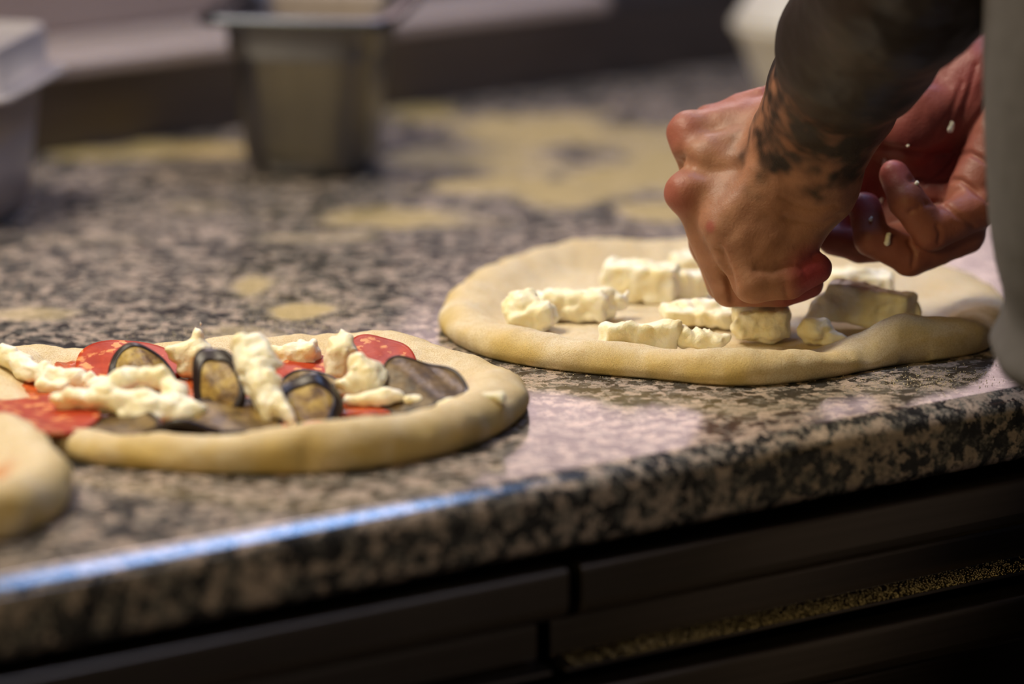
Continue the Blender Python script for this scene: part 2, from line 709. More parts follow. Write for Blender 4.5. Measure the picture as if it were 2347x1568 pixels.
# ------------------------------------------------------------------ drawer units below the worktop
GX = float(at(1325, 1300, 0.853)[0])
LIP = Z0 - TH - 0.009


def drawer_profile(zt, hgt):
    yp = 0.027
    return [(0.045, zt - 0.004), (0.020, zt)] + [(0.0042 - 0.0042 * math.sin(k * math.pi / 14), zt - 0.0042 + 0.0042 * math.cos(k * math.pi / 14)) for k in range(8)] + [(0.0, zt - 0.020), (0.0015, zt - 0.025),
            (0.006, zt - 0.028), (yp - 0.003, zt - 0.035), (yp, zt - 0.038), (yp, zt - hgt + 0.006), (yp - 0.013, zt - hgt + 0.002),
            (yp - 0.0135, zt - hgt), (0.045, zt - hgt)]


def cabinet(name, x0, x1, label, door):
    e = empty(name, ((x0 + x1) / 2, 0.3, 0))
    L = e.location

    def part(n_, me, m_, par=e):
        recenter(me, L)
        return obj(n_, me, m_, par)
    part('carcass', box_mesh('carcass', x0 + 0.002, x1 - 0.002, 0.046, 0.86, 0.10, Z0 - TH - 0.001, 0.001), DARK)
    part('plinth', box_mesh('plinth', x0 + 0.01, x1 - 0.01, 0.08, 0.84, 0.0, 0.10, 0.001), DARK)
    zt = LIP
    for hgt in (0.0605, 0.20, 0.20, 0.22):
        pr = drawer_profile(zt, hgt)
        # drawer front below and its rolled grip rail above
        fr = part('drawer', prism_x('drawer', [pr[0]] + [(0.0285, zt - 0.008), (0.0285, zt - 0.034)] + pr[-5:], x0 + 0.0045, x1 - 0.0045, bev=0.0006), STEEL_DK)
        gme = prism_x('grip_rail', pr[1:-5] + [(0.0265, zt - 0.034), (0.0265, zt - 0.006)], x0 + 0.0045, x1 - 0.0045, bev=0.0005)
        recenter(gme, L)
        obj('grip_rail', gme, STEEL_DK, fr)
        zt -= hgt + 0.0065
    tag(e, label, 'cabinet', 'steel drawer units below the worktop')
    return e


cabinet('drawer_unit', GX - 1.5, GX, 'dark steel drawer unit under the two topped pizzas, left of the slot', 0)
cabinet('drawer_unit', GX, GX + 1.7, 'dark steel drawer unit with floury ledge, below the cheese-only pizza', 1)

# ------------------------------------------------------------------ steel display behind the worktop
XE = float(at(1420, 20, Z0 + 0.055)[0]) + 0.0


def display():
    e = empty('topping_display', (0, YB + 0.15, Z0 - TH))
    L = e.location

    def part(n_, me, m_, par=e):
        recenter(me, L)
        return obj(n_, me, m_, par)
    z1 = Z0 + 0.052
    part('upstand', box_mesh('upstand', -1.7, 2.2, YB + 0.002, YB + 0.02, 0.0 + Z0 - TH, z1 - 0.0, 0.002), steel('upstand_steel', (0.20, 0.18, 0.18), 0.38))
    part('ledge', prism_x('ledge', [(YB - 0.012, z1), (YB - 0.012, z1 + 0.009), (YB - 0.006, z1 + 0.013), (YB + 0.075, z1 + 0.013), (YB + 0.075, z1)],
                          -1.7, XE, bev=0.002), plain('ledge_paint', (0.40, 0.335, 0.335), 0.45, scale=10, var=0.05))
    pm = plain('display_panel', (0.33, 0.27, 0.285), 0.45, scale=8, var=0.06)
    x = -1.7
    for x1_ in (-0.62, 0.335, XE):
        part('front_panel', box_mesh('front_panel', x + 0.004, x1_ - 0.004, YB + 0.07, YB + 0.085, z1 + 0.0135, z1 + 0.12, 0.003), pm)
        x = x1_
    part('side_cabinet', box_mesh('side_cabinet', XE + 0.002, 2.2, YB + 0.05, YB + 0.30, z1 - 0.02, z1 + 0.12, 0.004), plain('dark_side', (0.12, 0.10, 0.11), 0.5))
    part('top', box_mesh('top', -1.7, XE, YB + 0.06, YB + 0.34, z1 + 0.1205, z1 + 0.13, 0.003), STEEL_DK)
    part('base_cabinet', box_mesh('base_cabinet', -1.7, 2.2, YB + 0.021, YB + 0.34, 0.0, z1 - 0.021, 0.003), DARK)
    tag(e, 'purplish steel topping display with pale ledge behind the worktop', 'display counter')


display()


# ------------------------------------------------------------------ steel pan standing on the worktop
def pan():
    near = at(712, 412)
    d = vv * 0.040
    cx, cy = near[0] + d[0], near[1] + d[1]
    e = empty('steel_pan', (cx, cy, Z0))
    e.rotation_euler = (0, 0, math.atan2(RT[1], RT[0]) - math.radians(9))
    H = 0.110

    def ring(h, r, z, n=6):
        return [(a, b, z) for a, b in rrect(h, h, r, n)]
    rings = [ring(0.030, 0.016, 0.0), ring(0.036, 0.019, 0.0015), ring(0.0395, 0.021, 0.008), ring(0.041, 0.021, 0.014), ring(0.0462, 0.019, H - 0.031),
             ring(0.0466, 0.019, H - 0.029), ring(0.0492, 0.019, H - 0.027), ring(0.0510, 0.019, H - 0.004), ring(0.0514, 0.019, H - 0.0025)]
    rim = [ring(0.0516, 0.019, H - 0.0022), ring(0.0522, 0.019, H - 0.0004), ring(0.0545, 0.018, H), ring(0.0625, 0.014, H), ring(0.0640, 0.014, H - 0.001), ring(0.0648, 0.014, H - 0.005), ring(0.0638, 0.014, H - 0.0052),
           ring(0.0630, 0.014, H - 0.0018), ring(0.0530, 0.019, H - 0.0012)]
    me = loft('pan_body', rings, True, False)
    inner = [ring(0.0515, 0.018, H - 0.0006), ring(0.0490, 0.018, H - 0.005), ring(0.0476, 0.018, H - 0.0265), ring(0.0450, 0.018, H - 0.0305), ring(0.0390, 0.020, 0.012), ring(0.0345, 0.018, 0.004), ring(0.029, 0.015, 0.0025)]
    obj('pan_body', me, STEEL_PAN, e)
    obj('pan_rim', loft('pan_rim', rim + [rim[0]], False, False), steel('rim_steel_dark_reflection', (0.075, 0.085, 0.105), 0.25), e)  # same pan steel; the rim's dark bluish reflection is painted into its colour
    obj('pan_inside', loft('pan_inside', inner, False, True), steel('pan_inner_steel', (0.22, 0.195, 0.20), 0.5, (120, 120, 6)), e)
    tag(e, 'square grey steel pan with wide flat rim standing on the granite', 'pan')


pan()


# ------------------------------------------------------------------ clear food box at the left
def food_box():
    a, b = at(0, 517), at(86, 464)
    d1 = (b - a)
    d1 /= np.linalg.norm(d1)
    d2 = np.array([-d1[1], d1[0], 0])
    if d2 @ RT > 0:
        d2 = -d2
    LX, LY = 0.060, 0.050           # half lengths: along d2, along d1
    c0 = b - d1 * LY + d2 * LX
    e = empty('food_box', (c0[0], c0[1], Z0))
    e.rotation_euler = (0, 0, math.atan2(-d2[1], -d2[0]))

    def ring(hx, hy, r, z):
        return [(p_, q, z) for p_, q in rrect(hx, hy, r, 5)]
    H = 0.084
    T = 0.0025
    outer = [ring(LX - 0.006, LY - 0.006, 0.014, 0.0), ring(LX - 0.001, LY - 0.001, 0.016, 0.003), ring(LX + 0.006, LY + 0.006, 0.016, H)]
    inner = [ring(LX + 0.006 - T, LY + 0.006 - T, 0.014, H), ring(LX - 0.001 - T, LY - 0.001 - T, 0.014, 0.005), ring(LX - 0.008, LY - 0.008, 0.012, 0.003)]
    obj('box_body', loft('box_body', outer + inner), CLEAR, e)
    lid = [ring(LX + 0.004, LY + 0.004, 0.014, H + 0.0005), ring(LX + 0.019, LY + 0.019, 0.018, H + 0.0005), ring(LX + 0.020, LY + 0.020, 0.018, H + 0.002),
           ring(LX + 0.019, LY + 0.019, 0.018, H + 0.0035), ring(LX + 0.010, LY + 0.010, 0.016, H + 0.0045), ring(LX + 0.0085, LY + 0.0085, 0.015, H + 0.030),
           ring(LX + 0.0075, LY + 0.0075, 0.015, H + 0.032), ring(LX + 0.004, LY + 0.004, 0.013, H + 0.032), ring(LX + 0.003, LY + 0.003, 0.013, H + 0.028), ring(0.01, 0.01, 0.005, H + 0.028)]
    obj('box_lid', loft('box_lid', lid), CLEAR, e)
    cm = plain('stored_cheese', (0.55, 0.50, 0.46), 0.7, scale=80, var=0.2)
    fill = [ring(LX - 0.012, LY - 0.012, 0.012, 0.0045), ring(LX - 0.008, LY - 0.008, 0.012, 0.03), ring(LX - 0.005, LY - 0.005, 0.012, 0.055), ring(LX - 0.03, LY - 0.02, 0.01, 0.062)]
    obj('box_contents', loft('box_contents', fill), cm, e)
    tag(e, 'milky clear plastic food box with raised lid at the back of the worktop', 'food box')


food_box()


# ------------------------------------------------------------------ white tub behind the forearm
def tub():
    c0 = at(1850, 250)
    e = empty('white_tub', (c0[0], c0[1], Z0))
    n = 48

    def ring(r, z):
        return [(r * math.cos(2 * math.pi * k / n), r * math.sin(2 * math.pi * k / n), z) for k in range(n)]
    prof = [(0.020, 0.0), (0.026, 0.001), (0.030, 0.006), (0.040, 0.030), (0.049, 0.052), (0.0535, 0.058), (0.0545, 0.061), (0.0535, 0.064)]
    obj('tub_body', loft('tub_body', [ring(r, z) for r, z in prof]), WHITEP, e)
    cov = [(0.0530, 0.0645), (0.050, 0.068), (0.043, 0.080), (0.032, 0.092), (0.016, 0.098), (0.003, 0.099)]
    obj('tub_cover', loft('tub_cover', [ring(r, z) for r, z in cov]), WHITEP, e)
    tag(e, 'white rounded tub half hidden behind the tattooed forearm', 'tub')


tub()


# ------------------------------------------------------------------ pizzas
def catmull(P, per=24):
    P = np.asarray(P, float)
    n = len(P)
    out = []
    for i in range(n):
        p0, p1, p2, p3 = P[i - 1], P[i], P[(i + 1) % n], P[(i + 2) % n]
        for t in np.linspace(0, 1, per, endpoint=False):
            out.append(0.5 * ((2 * p1) + (-p0 + p2) * t + (2 * p0 - 5 * p1 + 4 * p2 - p3) * t * t + (-p0 + 3 * p1 - 3 * p2 + p3) * t ** 3))
    return np.array(out)


PROF = [(0.0065, 0.0), (0.0030, 0.0012), (0.0008, 0.04 * 3), (0.0, 0.30), (0.0002, 0.42), (0.0012, 0.58), (0.0030, 0.73), (0.0056, 0.86), (0.0090, 0.95), (0.0130, 1.0),
        (0.0175, 0.99), (0.0220, 0.93), (0.0265, 0.83), (0.0310, 0.71), (0.0355, 0.59), (0.0400, 0.49), (0.0450, 0.41)]
BASE = 0.0062


def dough(outline, bumps=(), wscale=1.0, seed=0.0, sauce=(), grooves=()):
    """outline: ground pixels with crest heights in mm -> closed mesh of rim and base, in world space"""
    Q = np.array([(*at(a, b)[:2], h / 1000.0) for a, b, h in outline])
    S = catmull(Q, 24)
    seg = np.r_[0, np.cumsum(np.linalg.norm(np.diff(np.vstack([S, S[:1]])[:, :2], axis=0), axis=1))]
    N = 420
    tt = np.linspace(0, seg[-1], N, endpoint=False)
    S2 = np.vstack([S, S[:1]])
    O = np.stack([np.interp(tt, seg, S2[:, k]) for k in range(3)], 1)
    cen = O[:, :2].mean(0)
    tan = np.roll(O[:, :2], -1, 0) - np.roll(O[:, :2], 1, 0)
    tan /= np.linalg.norm(tan, axis=1)[:, None]
    nrm = np.stack([-tan[:, 1], tan[:, 0]], 1)
    sgn = np.sign(((cen - O[:, :2]) * nrm).sum(1))
    nrm *= sgn[:, None]
    rings = []
    for d, hz in PROF:
        H = O[:, 2]
        if d > 0.0130:
            z = BASE + (H - BASE) * (hz - 0.41) / 0.59 if hz > 0.41 else np.full(N, BASE)
        else:
            z = hz * H
        rings.append(np.c_[O[:, :2] + nrm * (d * wscale), z])
    last = rings[-1]
    K = 22
    for k in range(1, K):
        t = k / K
        xy = last[:, :2] * (1 - t) + cen * t
        rings.append(np.c_[xy, np.full(N, BASE) * 1.0 + 0 * xy[:, 0]])
    R_ = np.array(rings)
    V = R_.reshape(-1, 3)
    nr = len(rings)
    # soft hand-made unevenness
    P3 = np.c_[V[:, :2], np.zeros(len(V))]
    zz = V[:, 2]
    amp = smoothstep(0.002, 0.012, zz)
    V[:, 2] += amp * (0.0021 * fbm(P3, 34, 2, seed) + 0.0006 * fbm(P3, 110, 2, seed + 3)) + (zz > 0.004) * 0.0005 * fbm(P3, 160, 2, seed + 9)
    V[:, :2] += (amp * 0.0022 * fbm(np.c_[V[:, :2], zz], 34, 3, seed + 5))[:, None] * np.repeat(nrm[None], nr, 0).reshape(-1, 2)
    for (px, py, zc, r, am, dirx) in bumps:      # bulges and pinches
        q = np.r_[at(px, py, Z0 + zc)[:2], zc]
        w_ = np.exp(-((V - q) ** 2).sum(1) / (2 * r * r))
        V[:, 2] += am * w_ * (zz > 0.002)
    nn = np.repeat(nrm[None], nr, 0).reshape(-1, 2)
    for pl, r, dp in grooves:                    # folds pressed into the side of the rim
        for (u0, v0, z0_), (u1, v1, z1_) in zip(pl[:-1], pl[1:]):
            for t in np.linspace(0, 1, 7)[:-1]:
                zc = z0_ + (z1_ - z0_) * t
                q = np.r_[at(u0 + (u1 - u0) * t, v0 + (v1 - v0) * t, Z0 + zc)[:2], zc]
                w_ = np.exp(-((V - q) ** 2).sum(1) / (2 * r * r)) * (zz > 0.001)
                V[:, :2] += nn * (dp * w_)[:, None]
    V[:, 2] = np.maximum(V[:, 2], 0.0) + Z0 + 0.0003
    I = np.arange(nr * N).reshape(nr, N)
    J = np.roll(I, -1, 1)
    Fq = np.stack([I[:-1], J[:-1], J[1:], I[1:]], -1).reshape(-1, 4)
    Fl = Fq.tolist()
    Vc = np.vstack([V, [[cen[0], cen[1], Z0 + BASE]]])
    ci = len(Vc) - 1
    Fl += [[int(I[-1, i]), int(J[-1, i]), ci] for i in range(N)]
    Fl.append(I[0].tolist()[::-1])
    sa = np.zeros(len(Vc))
    for (px, py, r, am) in sauce:
        q = at(px, py, Z0 + 0.008)
        d = np.linalg.norm(Vc[:, :2] - q[:2], axis=1) / r + 0.3 * fbm(Vc, 60, 2)
        sa = np.maximum(sa, am * smoothstep(1.3, 0.7, d))
    ringi = np.repeat(np.arange(nr), N)
    sa[:len(ringi)] *= smoothstep(11.5, 15.0, ringi)
    se = np.zeros(len(Vc))
    se[:len(ringi)] = smoothstep(10.5, 4.5, ringi) * smoothstep(-1.0, 0.5, fbm(V, 40, 3, seed + 2))
    me = mesh('pizza_dough', Vc, Fl, True, {'sauce': sa, 'semolina': se})
    bm = bmesh.new()
    bm.from_mesh(me)
    bmesh.ops.recalc_face_normals(bm, faces=bm.faces)
    bm.to_mesh(me)
    bm.free()
    return me, cen


def pool(name, px, py, rx, ry, z, parent, cen, mat=None, seed=0):
    """a thin irregular puddle on the pizza (pixels for centre and half extents on the ground)"""
    q = at(px, py, z)
    ax = at(px + rx, py, z) - q
    ay = at(px, py - ry, z) - q
    n = 90
    rings = []
    for s, dz in ((1.0, -0.0015), (0.97, 0.0003), (0.9, 0.0010), (0.75, 0.0013), (0.5, 0.0014), (0.25, 0.0014), (0.04, 0.0014)):
        rr = []
        for k in range(n):
            a = 2 * math.pi * k / n
            m_ = 1 + 0.14 * math.sin(3 * a + seed) + 0.08 * math.sin(7 * a + 2 * seed) + 0.05 * math.sin(13 * a)
            p_ = q + (ax * math.cos(a) + ay * math.sin(a)) * s * m_
            p_[2] += dz + 0.0005 * float(vnoise(p_, 220)) * (s < 0.95)
            rr.append(tuple(p_))
        rings.append(rr)
    me = loft(name, rings)
    recenter(me, parent.location)
    return obj(name, me, mat or SAUCE, parent)


def pizza(name, outline, label, bumps=(), seed=0.0, sauce=(), wscale=1.0, grooves=()):
    me, cen = dough(outline, bumps, wscale, seed, sauce, grooves)
    e = empty(name, (cen[0], cen[1], Z0))
    recenter(me, e.location)
    obj('dough_base', me, DOUGH, e)
    tag(e, label, 'pizza')
    return e, cen


CHEESE_PIZZA = [(1006, 745, 16), (1025, 783, 16), (1095, 818, 16), (1200, 842, 16), (1340, 860, 15), (1500, 874, 15), (1620, 886, 16.5), (1720, 889, 17.5), (1820, 882, 17),
                (1920, 868, 15), (2000, 852, 15), (2080, 838, 17), (2180, 826, 16), (2262, 808, 15), (2292, 780, 15), (2318, 735, 12), (2285, 690, 10), (2200, 645, 9), (2060, 620, 9),
                (1900, 604, 14), (1700, 600, 16), (1500, 601, 17), (1340, 608, 18), (1220, 622, 17), (1125, 650, 17), (1045, 695, 17)]
pz2, cen2 = pizza('cheese_pizza', CHEESE_PIZZA, 'raw pizza topped only with white cheese chunks, under the hands',
                  bumps=[(2065, 770, 0.014, 0.013, 0.008, 0), (2190, 770, 0.013, 0.022, 0.006, 0), (2130, 800, 0.012, 0.007, -0.004, 0),
                         (2010, 800, 0.012, 0.010, -0.003, 0), (1900, 800, 0.012, 0.012, -0.002, 0)], seed=1.0,
                  grooves=[([(1985, 805, 0.012), (2030, 810, 0.010), (2100, 812, 0.0085), (2180, 800, 0.009), (2262, 775, 0.010)], 0.0026, 0.0016), ([(1300, 838, 0.006), (1420, 852, 0.0055)], 0.0016, 0.0007)])

TOPPED = [(-90, 930, 12), (-30, 995, 12), (70, 1036, 12), (180, 1064, 13), (300, 1077, 15), (450, 1088, 16.5), (620, 1092, 20.5), (780, 1086, 23), (930, 1068, 23.5), (1060, 1037, 22),
          (1140, 1005, 21), (1195, 968, 18), (1214, 935, 17), (1195, 900, 15), (1135, 867, 14), (1060, 845, 14), (970, 826, 15), (860, 813, 15), (700, 812, 14), (500, 822, 13), (300, 832, 12),
          (150, 836, 13), (20, 845, 13), (-60, 880, 15)]
pz1, cen1 = pizza('topped_pizza', TOPPED, 'raw pizza topped with salami, aubergine and torn white cheese', seed=4.0,
                  sauce=[(500, 930, 0.105, 0.9), (950, 900, 0.035, 0.6), (180, 900, 0.05, 0.8)], bumps=[(1085, 880, 0.014, 0.012, 0.004, 0), (690, 1030, 0.014, 0.006, -0.002, 0)],
                  grooves=[([(665, 985, 0.020), (700, 1050, 0.010), (712, 1072, 0.004)], 0.003, 0.0011), ([(320, 1010, 0.014), (395, 1045, 0.010)], 0.003, 0.0009), ([(1085, 815, 0.013), (1120, 860, 0.013)], 0.003, 0.001)])
pool('tomato_sauce', 455, 918, 470, 74, Z0 + 0.0078, pz1, cen1, None, 1)
pool('tomato_sauce', 165, 852, 70, 20, Z0 + 0.0095, pz1, cen1, None, 3)

THIRD = [(166, 1130, 24), (150, 1180, 24), (85, 1222, 25), (0, 1246, 25), (-150, 1262, 25), (-330, 1250, 25), (-500, 1180, 24), (-560, 1110, 22), (-480, 1040, 18), (-300, 1000, 16), (-120, 1000, 18), (40, 1030, 20), (125, 1075, 22)]
pz3, cen3 = pizza('edge_pizza', THIRD, 'raw pizza cut off by the lower left corner, showing only its rim', seed=8.0, sauce=[(-160, 1130, 0.06, 1.0)])
pool('tomato_sauce', -210, 1125, 215, 55, Z0 + 0.0080, pz3, cen3, None, 2)


# ------------------------------------------------------------------ pieces of mozzarella (signed distance fields, in a frame facing along the view)
def piece(name, label, cat, ref, prims, mat=CHEESE, group=None, zref=Z0 + 0.0065, h=0.0011, amp=0.0016, ns=210, floor=True, seed=0.0, roundoff=1):
    base = at(ref[0], ref[1], zref)
    D0 = depth(base)
    s = D0 / FPX                                     # metres per pixel there
    r0 = ray(ref[0], ref[1])

    def W(u, v_, dd):                               # pixel + depth offset (mm) -> world
        return Pd(u, v_, D0 + dd / 1000.0)
    ps = []
    lo = np.full(3, 1e9)
    hi = -lo
    for q in prims:
        if q[0] == 'c':
            _, u1, v1, d1, r1, u2, v2, d2, r2 = q[:9]
            a, b = W(u1, v1, d1), W(u2, v2, d2)
            ps.append(('c', a, b, r1 * s, r2 * s))
            for p_, r in ((a, r1 * s), (b, r2 * s)):
                lo = np.minimum(lo, p_ - r)
                hi = np.maximum(hi, p_ + r)
        elif q[0] == 's':
            _, u1, v1, d1, r1, u2, v2, d2, r2 = q[:9]
            ps.append(('s', W(u1, v1, d1), W(u2, v2, d2), r1 * s, r2 * s))
        else:
            _, u, v_, dd, hw, hh, hd, roll, yaw, rr = q
            c_ = W(u, v_, dd)
            yw_, ro = math.radians(yaw), math.radians(roll)
            X = RT * math.cos(yw_) + vv * math.sin(yw_)
            Y = -RT * math.sin(yw_) + vv * math.cos(yw_)
            Zv = np.array([0, 0, 1.0])
            X2 = X * math.cos(ro) - Zv * math.sin(ro)
            Z2 = X * math.sin(ro) + Zv * math.cos(ro)
            M = np.array([X2, Y, Z2])
            hs = np.array([hw * s, hd / 1000.0, hh * s])
            ps.append(('b', c_, M, hs, rr * s))
            ext = np.abs(M.T) @ hs
            lo = np.minimum(lo, c_ - ext)
            hi = np.maximum(hi, c_ + ext)
    pad = amp * 2.5 + 0.003
    lo -= pad
    hi += pad
    S = SDF(lo, hi, h)
    for q in ps:
        if q[0] == 'c':
            S.cap(q[1], q[2], q[3], q[4], 0.0028)
        elif q[0] == 'b':
            S.box(q[1], q[2], q[3], q[4], 0.0024)
    for q in ps:
        if q[0] == 's':
            S.cap(q[1], q[2], q[3], q[4], 0.002, True)
    S.noise(amp * 0.75, 105, 2, seed)
    S.ridge(amp * 1.5, 150, seed + 2)
    S.noise(amp * 0.32, 300, 2, seed)
    S.noise(amp * 0.12, 700, 2, seed)
    if floor:
        zi = (zref - 0.0012 - S.lo[2]) / S.h
        k = int(math.floor(zi))
        if k > 0:
            zz = (S.lo[2] + np.arange(S.n[2]) * S.h - (zref - 0.0012)).astype(np.float32)
            S.D = np.maximum(S.D, -zz[None, None, :])
    V, Fq = S.mesh(roundoff)
    loc = Vector((base[0], base[1], zref))
    me = mesh(name, V - np.array(loc), Fq, True)
    o = obj(name, me, mat)
    o.location = loc
    tag(o, label, cat, group)
    return o


GC2 = 'cheese chunks on the plain pizza'
GC1 = 'torn cheese on the topped pizza'
moz = 'mozzarella_chunk'
piece(moz, 'rounded cheese lump at the left end of the plain pizza', 'cheese', (1215, 757),
      [('c', 1192, 705, 0, 40, 1240, 722, -4, 36), ('c', 1178, 722, -4, 28, 1245, 735, -6, 26), ('c', 1213, 668, 3, 12, 1215, 700, 2, 24), ('c', 1200, 730, 4, 24, 1240, 740, 2, 18)], group=GC2, amp=0.0019, seed=1)
piece(moz, 'long low cheese block directly right of the leftmost lump', 'cheese', (1330, 737),
      [('b', 1318, 698, 0, 72, 34, 8, 0, -12, 10), ('c', 1395, 684, 2, 26, 1422, 695, 4, 20), ('c', 1380, 700, 0, 30, 1400, 710, 0, 16), ('c', 1430, 690, 5, 10, 1440, 672, 5, 5), ('c', 1236, 684, 4, 18, 1262, 700, 2, 28),
       ('s', 1310, 640, 0, 30, 1330, 640, 0, 30)], group=GC2, seed=2)
piece(moz, 'largest pale cheese slab standing left of the fist', 'cheese', (1485, 692),
      [('b', 1468, 645, 0, 86, 42, 11, 2, -10, 9), ('b', 1565, 655, 5, 52, 36, 10, 8, 12, 9), ('c', 1400, 640, 4, 24, 1410, 660, 4, 22)], group=GC2, amp=0.0012, seed=3)
piece(moz, 'small white cheese bit behind the largest slab, by the fist', 'cheese', (1565, 640),
      [('c', 1556, 602, 0, 26, 1590, 606, 0, 22), ('c', 1570, 590, 4, 18, 1590, 615, 4, 22)], group=GC2, seed=4)
piece(moz, 'saddle-shaped cheese piece with dipped top at the front rim', 'cheese', (1470, 810),
      [('b', 1466, 772, 0, 84, 34, 7, 0, 6, 10), ('c', 1388, 752, 0, 20, 1392, 785, 0, 22), ('c', 1545, 752, 0, 20, 1552, 762, 0, 16), ('s', 1462, 678, 0, 66, 1475, 676, 0, 66)], group=GC2, amp=0.0014, seed=5)
piece(moz, 'ragged cheese crumb right of the saddle-shaped piece', 'cheese', (1610, 810),
      [('c', 1568, 778, 0, 22, 1640, 785, 0, 20), ('c', 1645, 778, 0, 16, 1660, 770, 0, 10), ('c', 1600, 752, 3, 8, 1615, 775, 0, 16), ('c', 1570, 755, 2, 10, 1580, 775, 0, 14)], group=GC2, amp=0.002, seed=6)
piece(moz, 'flat domed cheese slab in the middle, left of the fingertips', 'cheese', (1600, 750),
      [('b', 1600, 722, 0, 84, 18, 13, 3, 4, 10), ('c', 1545, 708, 2, 20, 1630, 704, 2, 20)], group=GC2, amp=0.0013, seed=7)
piece(moz, 'blocky cheese cube under the curled fingers', 'cheese', (1740, 786),
      [('b', 1740, 740, 0, 56, 34, 11, 0, 14, 8), ('c', 1700, 750, -4, 26, 1770, 760, -6, 22), ('b', 1790, 735, 4, 16, 36, 9, 0, 10, 6)], group=GC2, seed=8)
piece(moz, 'little pointed cheese lump near the pinched rim', 'cheese', (1885, 792),
      [('c', 1862, 758, 0, 32, 1890, 768, 0, 24), ('c', 1888, 742, 0, 14, 1890, 755, 0, 18), ('c', 1915, 772, -2, 14, 1942, 781, -2, 7)], group=GC2, seed=9)
piece(moz, 'big shaded cheese wedge below the open palm', 'cheese', (1975, 760),
      [('b', 1985, 700, 0, 96, 44, 9, 9, -8, 9), ('c', 2082, 690, 0, 24, 2090, 715, 0, 18), ('c', 1845, 745, 0, 14, 1900, 700, 0, 34), ('c', 1925, 668, 2, 22, 1970, 680, 2, 22), ('c', 2060, 720, -2, 26, 2085, 735, -2, 20)], group=GC2, amp=0.0013, seed=10)
piece(moz, 'brightly lit cheese block behind the big shaded wedge', 'cheese', (1975, 690),
      [('b', 1970, 648, 0, 74, 26, 10, 4, 0, 8), ('c', 1930, 640, 2, 24, 2000, 640, 2, 20)], group=GC2, seed=11)
piece(moz, 'thin cheese scrap left of the saddle-shaped piece', 'cheese', (1368, 808),
      [('c', 1345, 800, 0, 6, 1392, 803, 0, 8)], group=GC2, amp=0.0006, seed=12)

R1 = Z0 + 0.0085
piece(moz, 'long ragged cheese strip at the left edge of the topped pizza', 'cheese', (120, 900),
      [('c', 12, 812, 36, 26, 50, 842, 24, 28), ('c', 50, 842, 24, 28, 110, 866, 10, 27), ('c', 110, 866, 10, 27, 175, 874, 2, 24), ('c', 175, 874, 2, 24, 250, 888, -4, 20), ('c', 95, 885, 0, 18, 150, 892, 0, 14)], group=GC1, zref=R1, amp=0.0018, seed=13)
piece(moz, 'large folded cheese piece with a loop at the front of the topped pizza', 'cheese', (300, 965),
      [('c', 140, 916, 8, 24, 225, 912, 4, 30), ('c', 225, 912, 4, 30, 330, 930, -2, 34), ('c', 330, 930, -2, 34, 420, 948, -8, 26), ('c', 420, 948, -8, 26, 462, 940, -8, 14), ('c', 236, 884, 12, 20, 292, 862, 16, 22),
       ('c', 292, 862, 16, 22, 368, 866, 12, 22), ('c', 368, 866, 12, 22, 402, 900, 4, 26), ('c', 402, 900, 4, 26, 408, 938, -4, 26), ('c', 310, 846, 16, 8, 312, 862, 16, 12), ('c', 300, 955, -6, 26, 360, 962, -8, 18)], group=GC1, zref=R1, amp=0.0017, seed=14)
piece(moz, 'peaked cheese piece with a torn upright tip', 'cheese', (435, 872),
      [('c', 400, 806, 0, 22, 465, 812, 0, 26), ('c', 430, 838, 0, 28, 446, 842, 0, 24), ('c', 415, 812, 0, 26, 455, 815, 0, 30), ('c', 450, 800, 0, 26, 452, 768, 0, 12), ('c', 452, 768, 0, 11, 446, 748, 1, 5), ('c', 455, 762, 0, 8, 460, 744, -1, 4)], group=GC1, zref=R1, amp=0.0014, seed=15)
piece(moz, 'tall cheese strip draped over the standing aubergine slice, forked below', 'cheese', (625, 965),
      [('c', 556, 790, 26, 24, 572, 838, 20, 34), ('c', 590, 790, 26, 24, 612, 830, 18, 30), ('c', 575, 835, 20, 36, 605, 885, 10, 38), ('c', 605, 885, 10, 38, 625, 925, 2, 32), ('c', 612, 925, 0, 22, 612, 962, -4, 10),
       ('c', 636, 930, 0, 24, 670, 965, -8, 15)], group=GC1, zref=R1, amp=0.0018, seed=16)
piece(moz, 'jagged cheese piece right of the draped strip', 'cheese', (680, 855),
      [('c', 630, 812, 0, 24, 690, 822, 0, 26), ('b', 690, 818, 0, 36, 28, 7, -8, 0, 8), ('c', 690, 790, 2, 12, 700, 808, 0, 18), ('c', 718, 790, 0, 10, 722, 815, 0, 14)], group=GC1, zref=R1, amp=0.0016, seed=17)
piece(moz, 'smooth pointed cheese lump in front of the rear right salami', 'cheese', (782, 880),
      [('c', 786, 772, 6, 12, 786, 806, 4, 34), ('c', 780, 806, 4, 36, 768, 855, 2, 28), ('c', 784, 756, 6, 5, 786, 772, 6, 12)], group=GC1, zref=R1, amp=0.0013, seed=18)
piece(moz, 'plump curd-like cheese lump leaning on the smooth pointed one', 'cheese', (828, 915),
      [('c', 822, 838, 0, 32, 835, 868, -4, 42), ('c', 850, 878, -4, 32, 800, 888, -6, 30), ('c', 860, 850, 0, 22, 870, 870, -2, 20)], group=GC1, zref=R1, amp=0.002, seed=19)
piece(moz, 'flat cheese strip lying at the front right of the topped pizza', 'cheese', (850, 934),
      [('c', 798, 920, 0, 14, 880, 910, 0, 18), ('c', 880, 910, 0, 18, 912, 906, 0, 12)], group=GC1, zref=R1, amp=0.0012, seed=20)
piece(moz, 'small cheese flake beside the curled brown aubergine', 'cheese', (960, 936),
      [('c', 938, 918, 0, 12, 992, 922, 0, 12)], group=GC1, zref=R1, amp=0.001, seed=21)
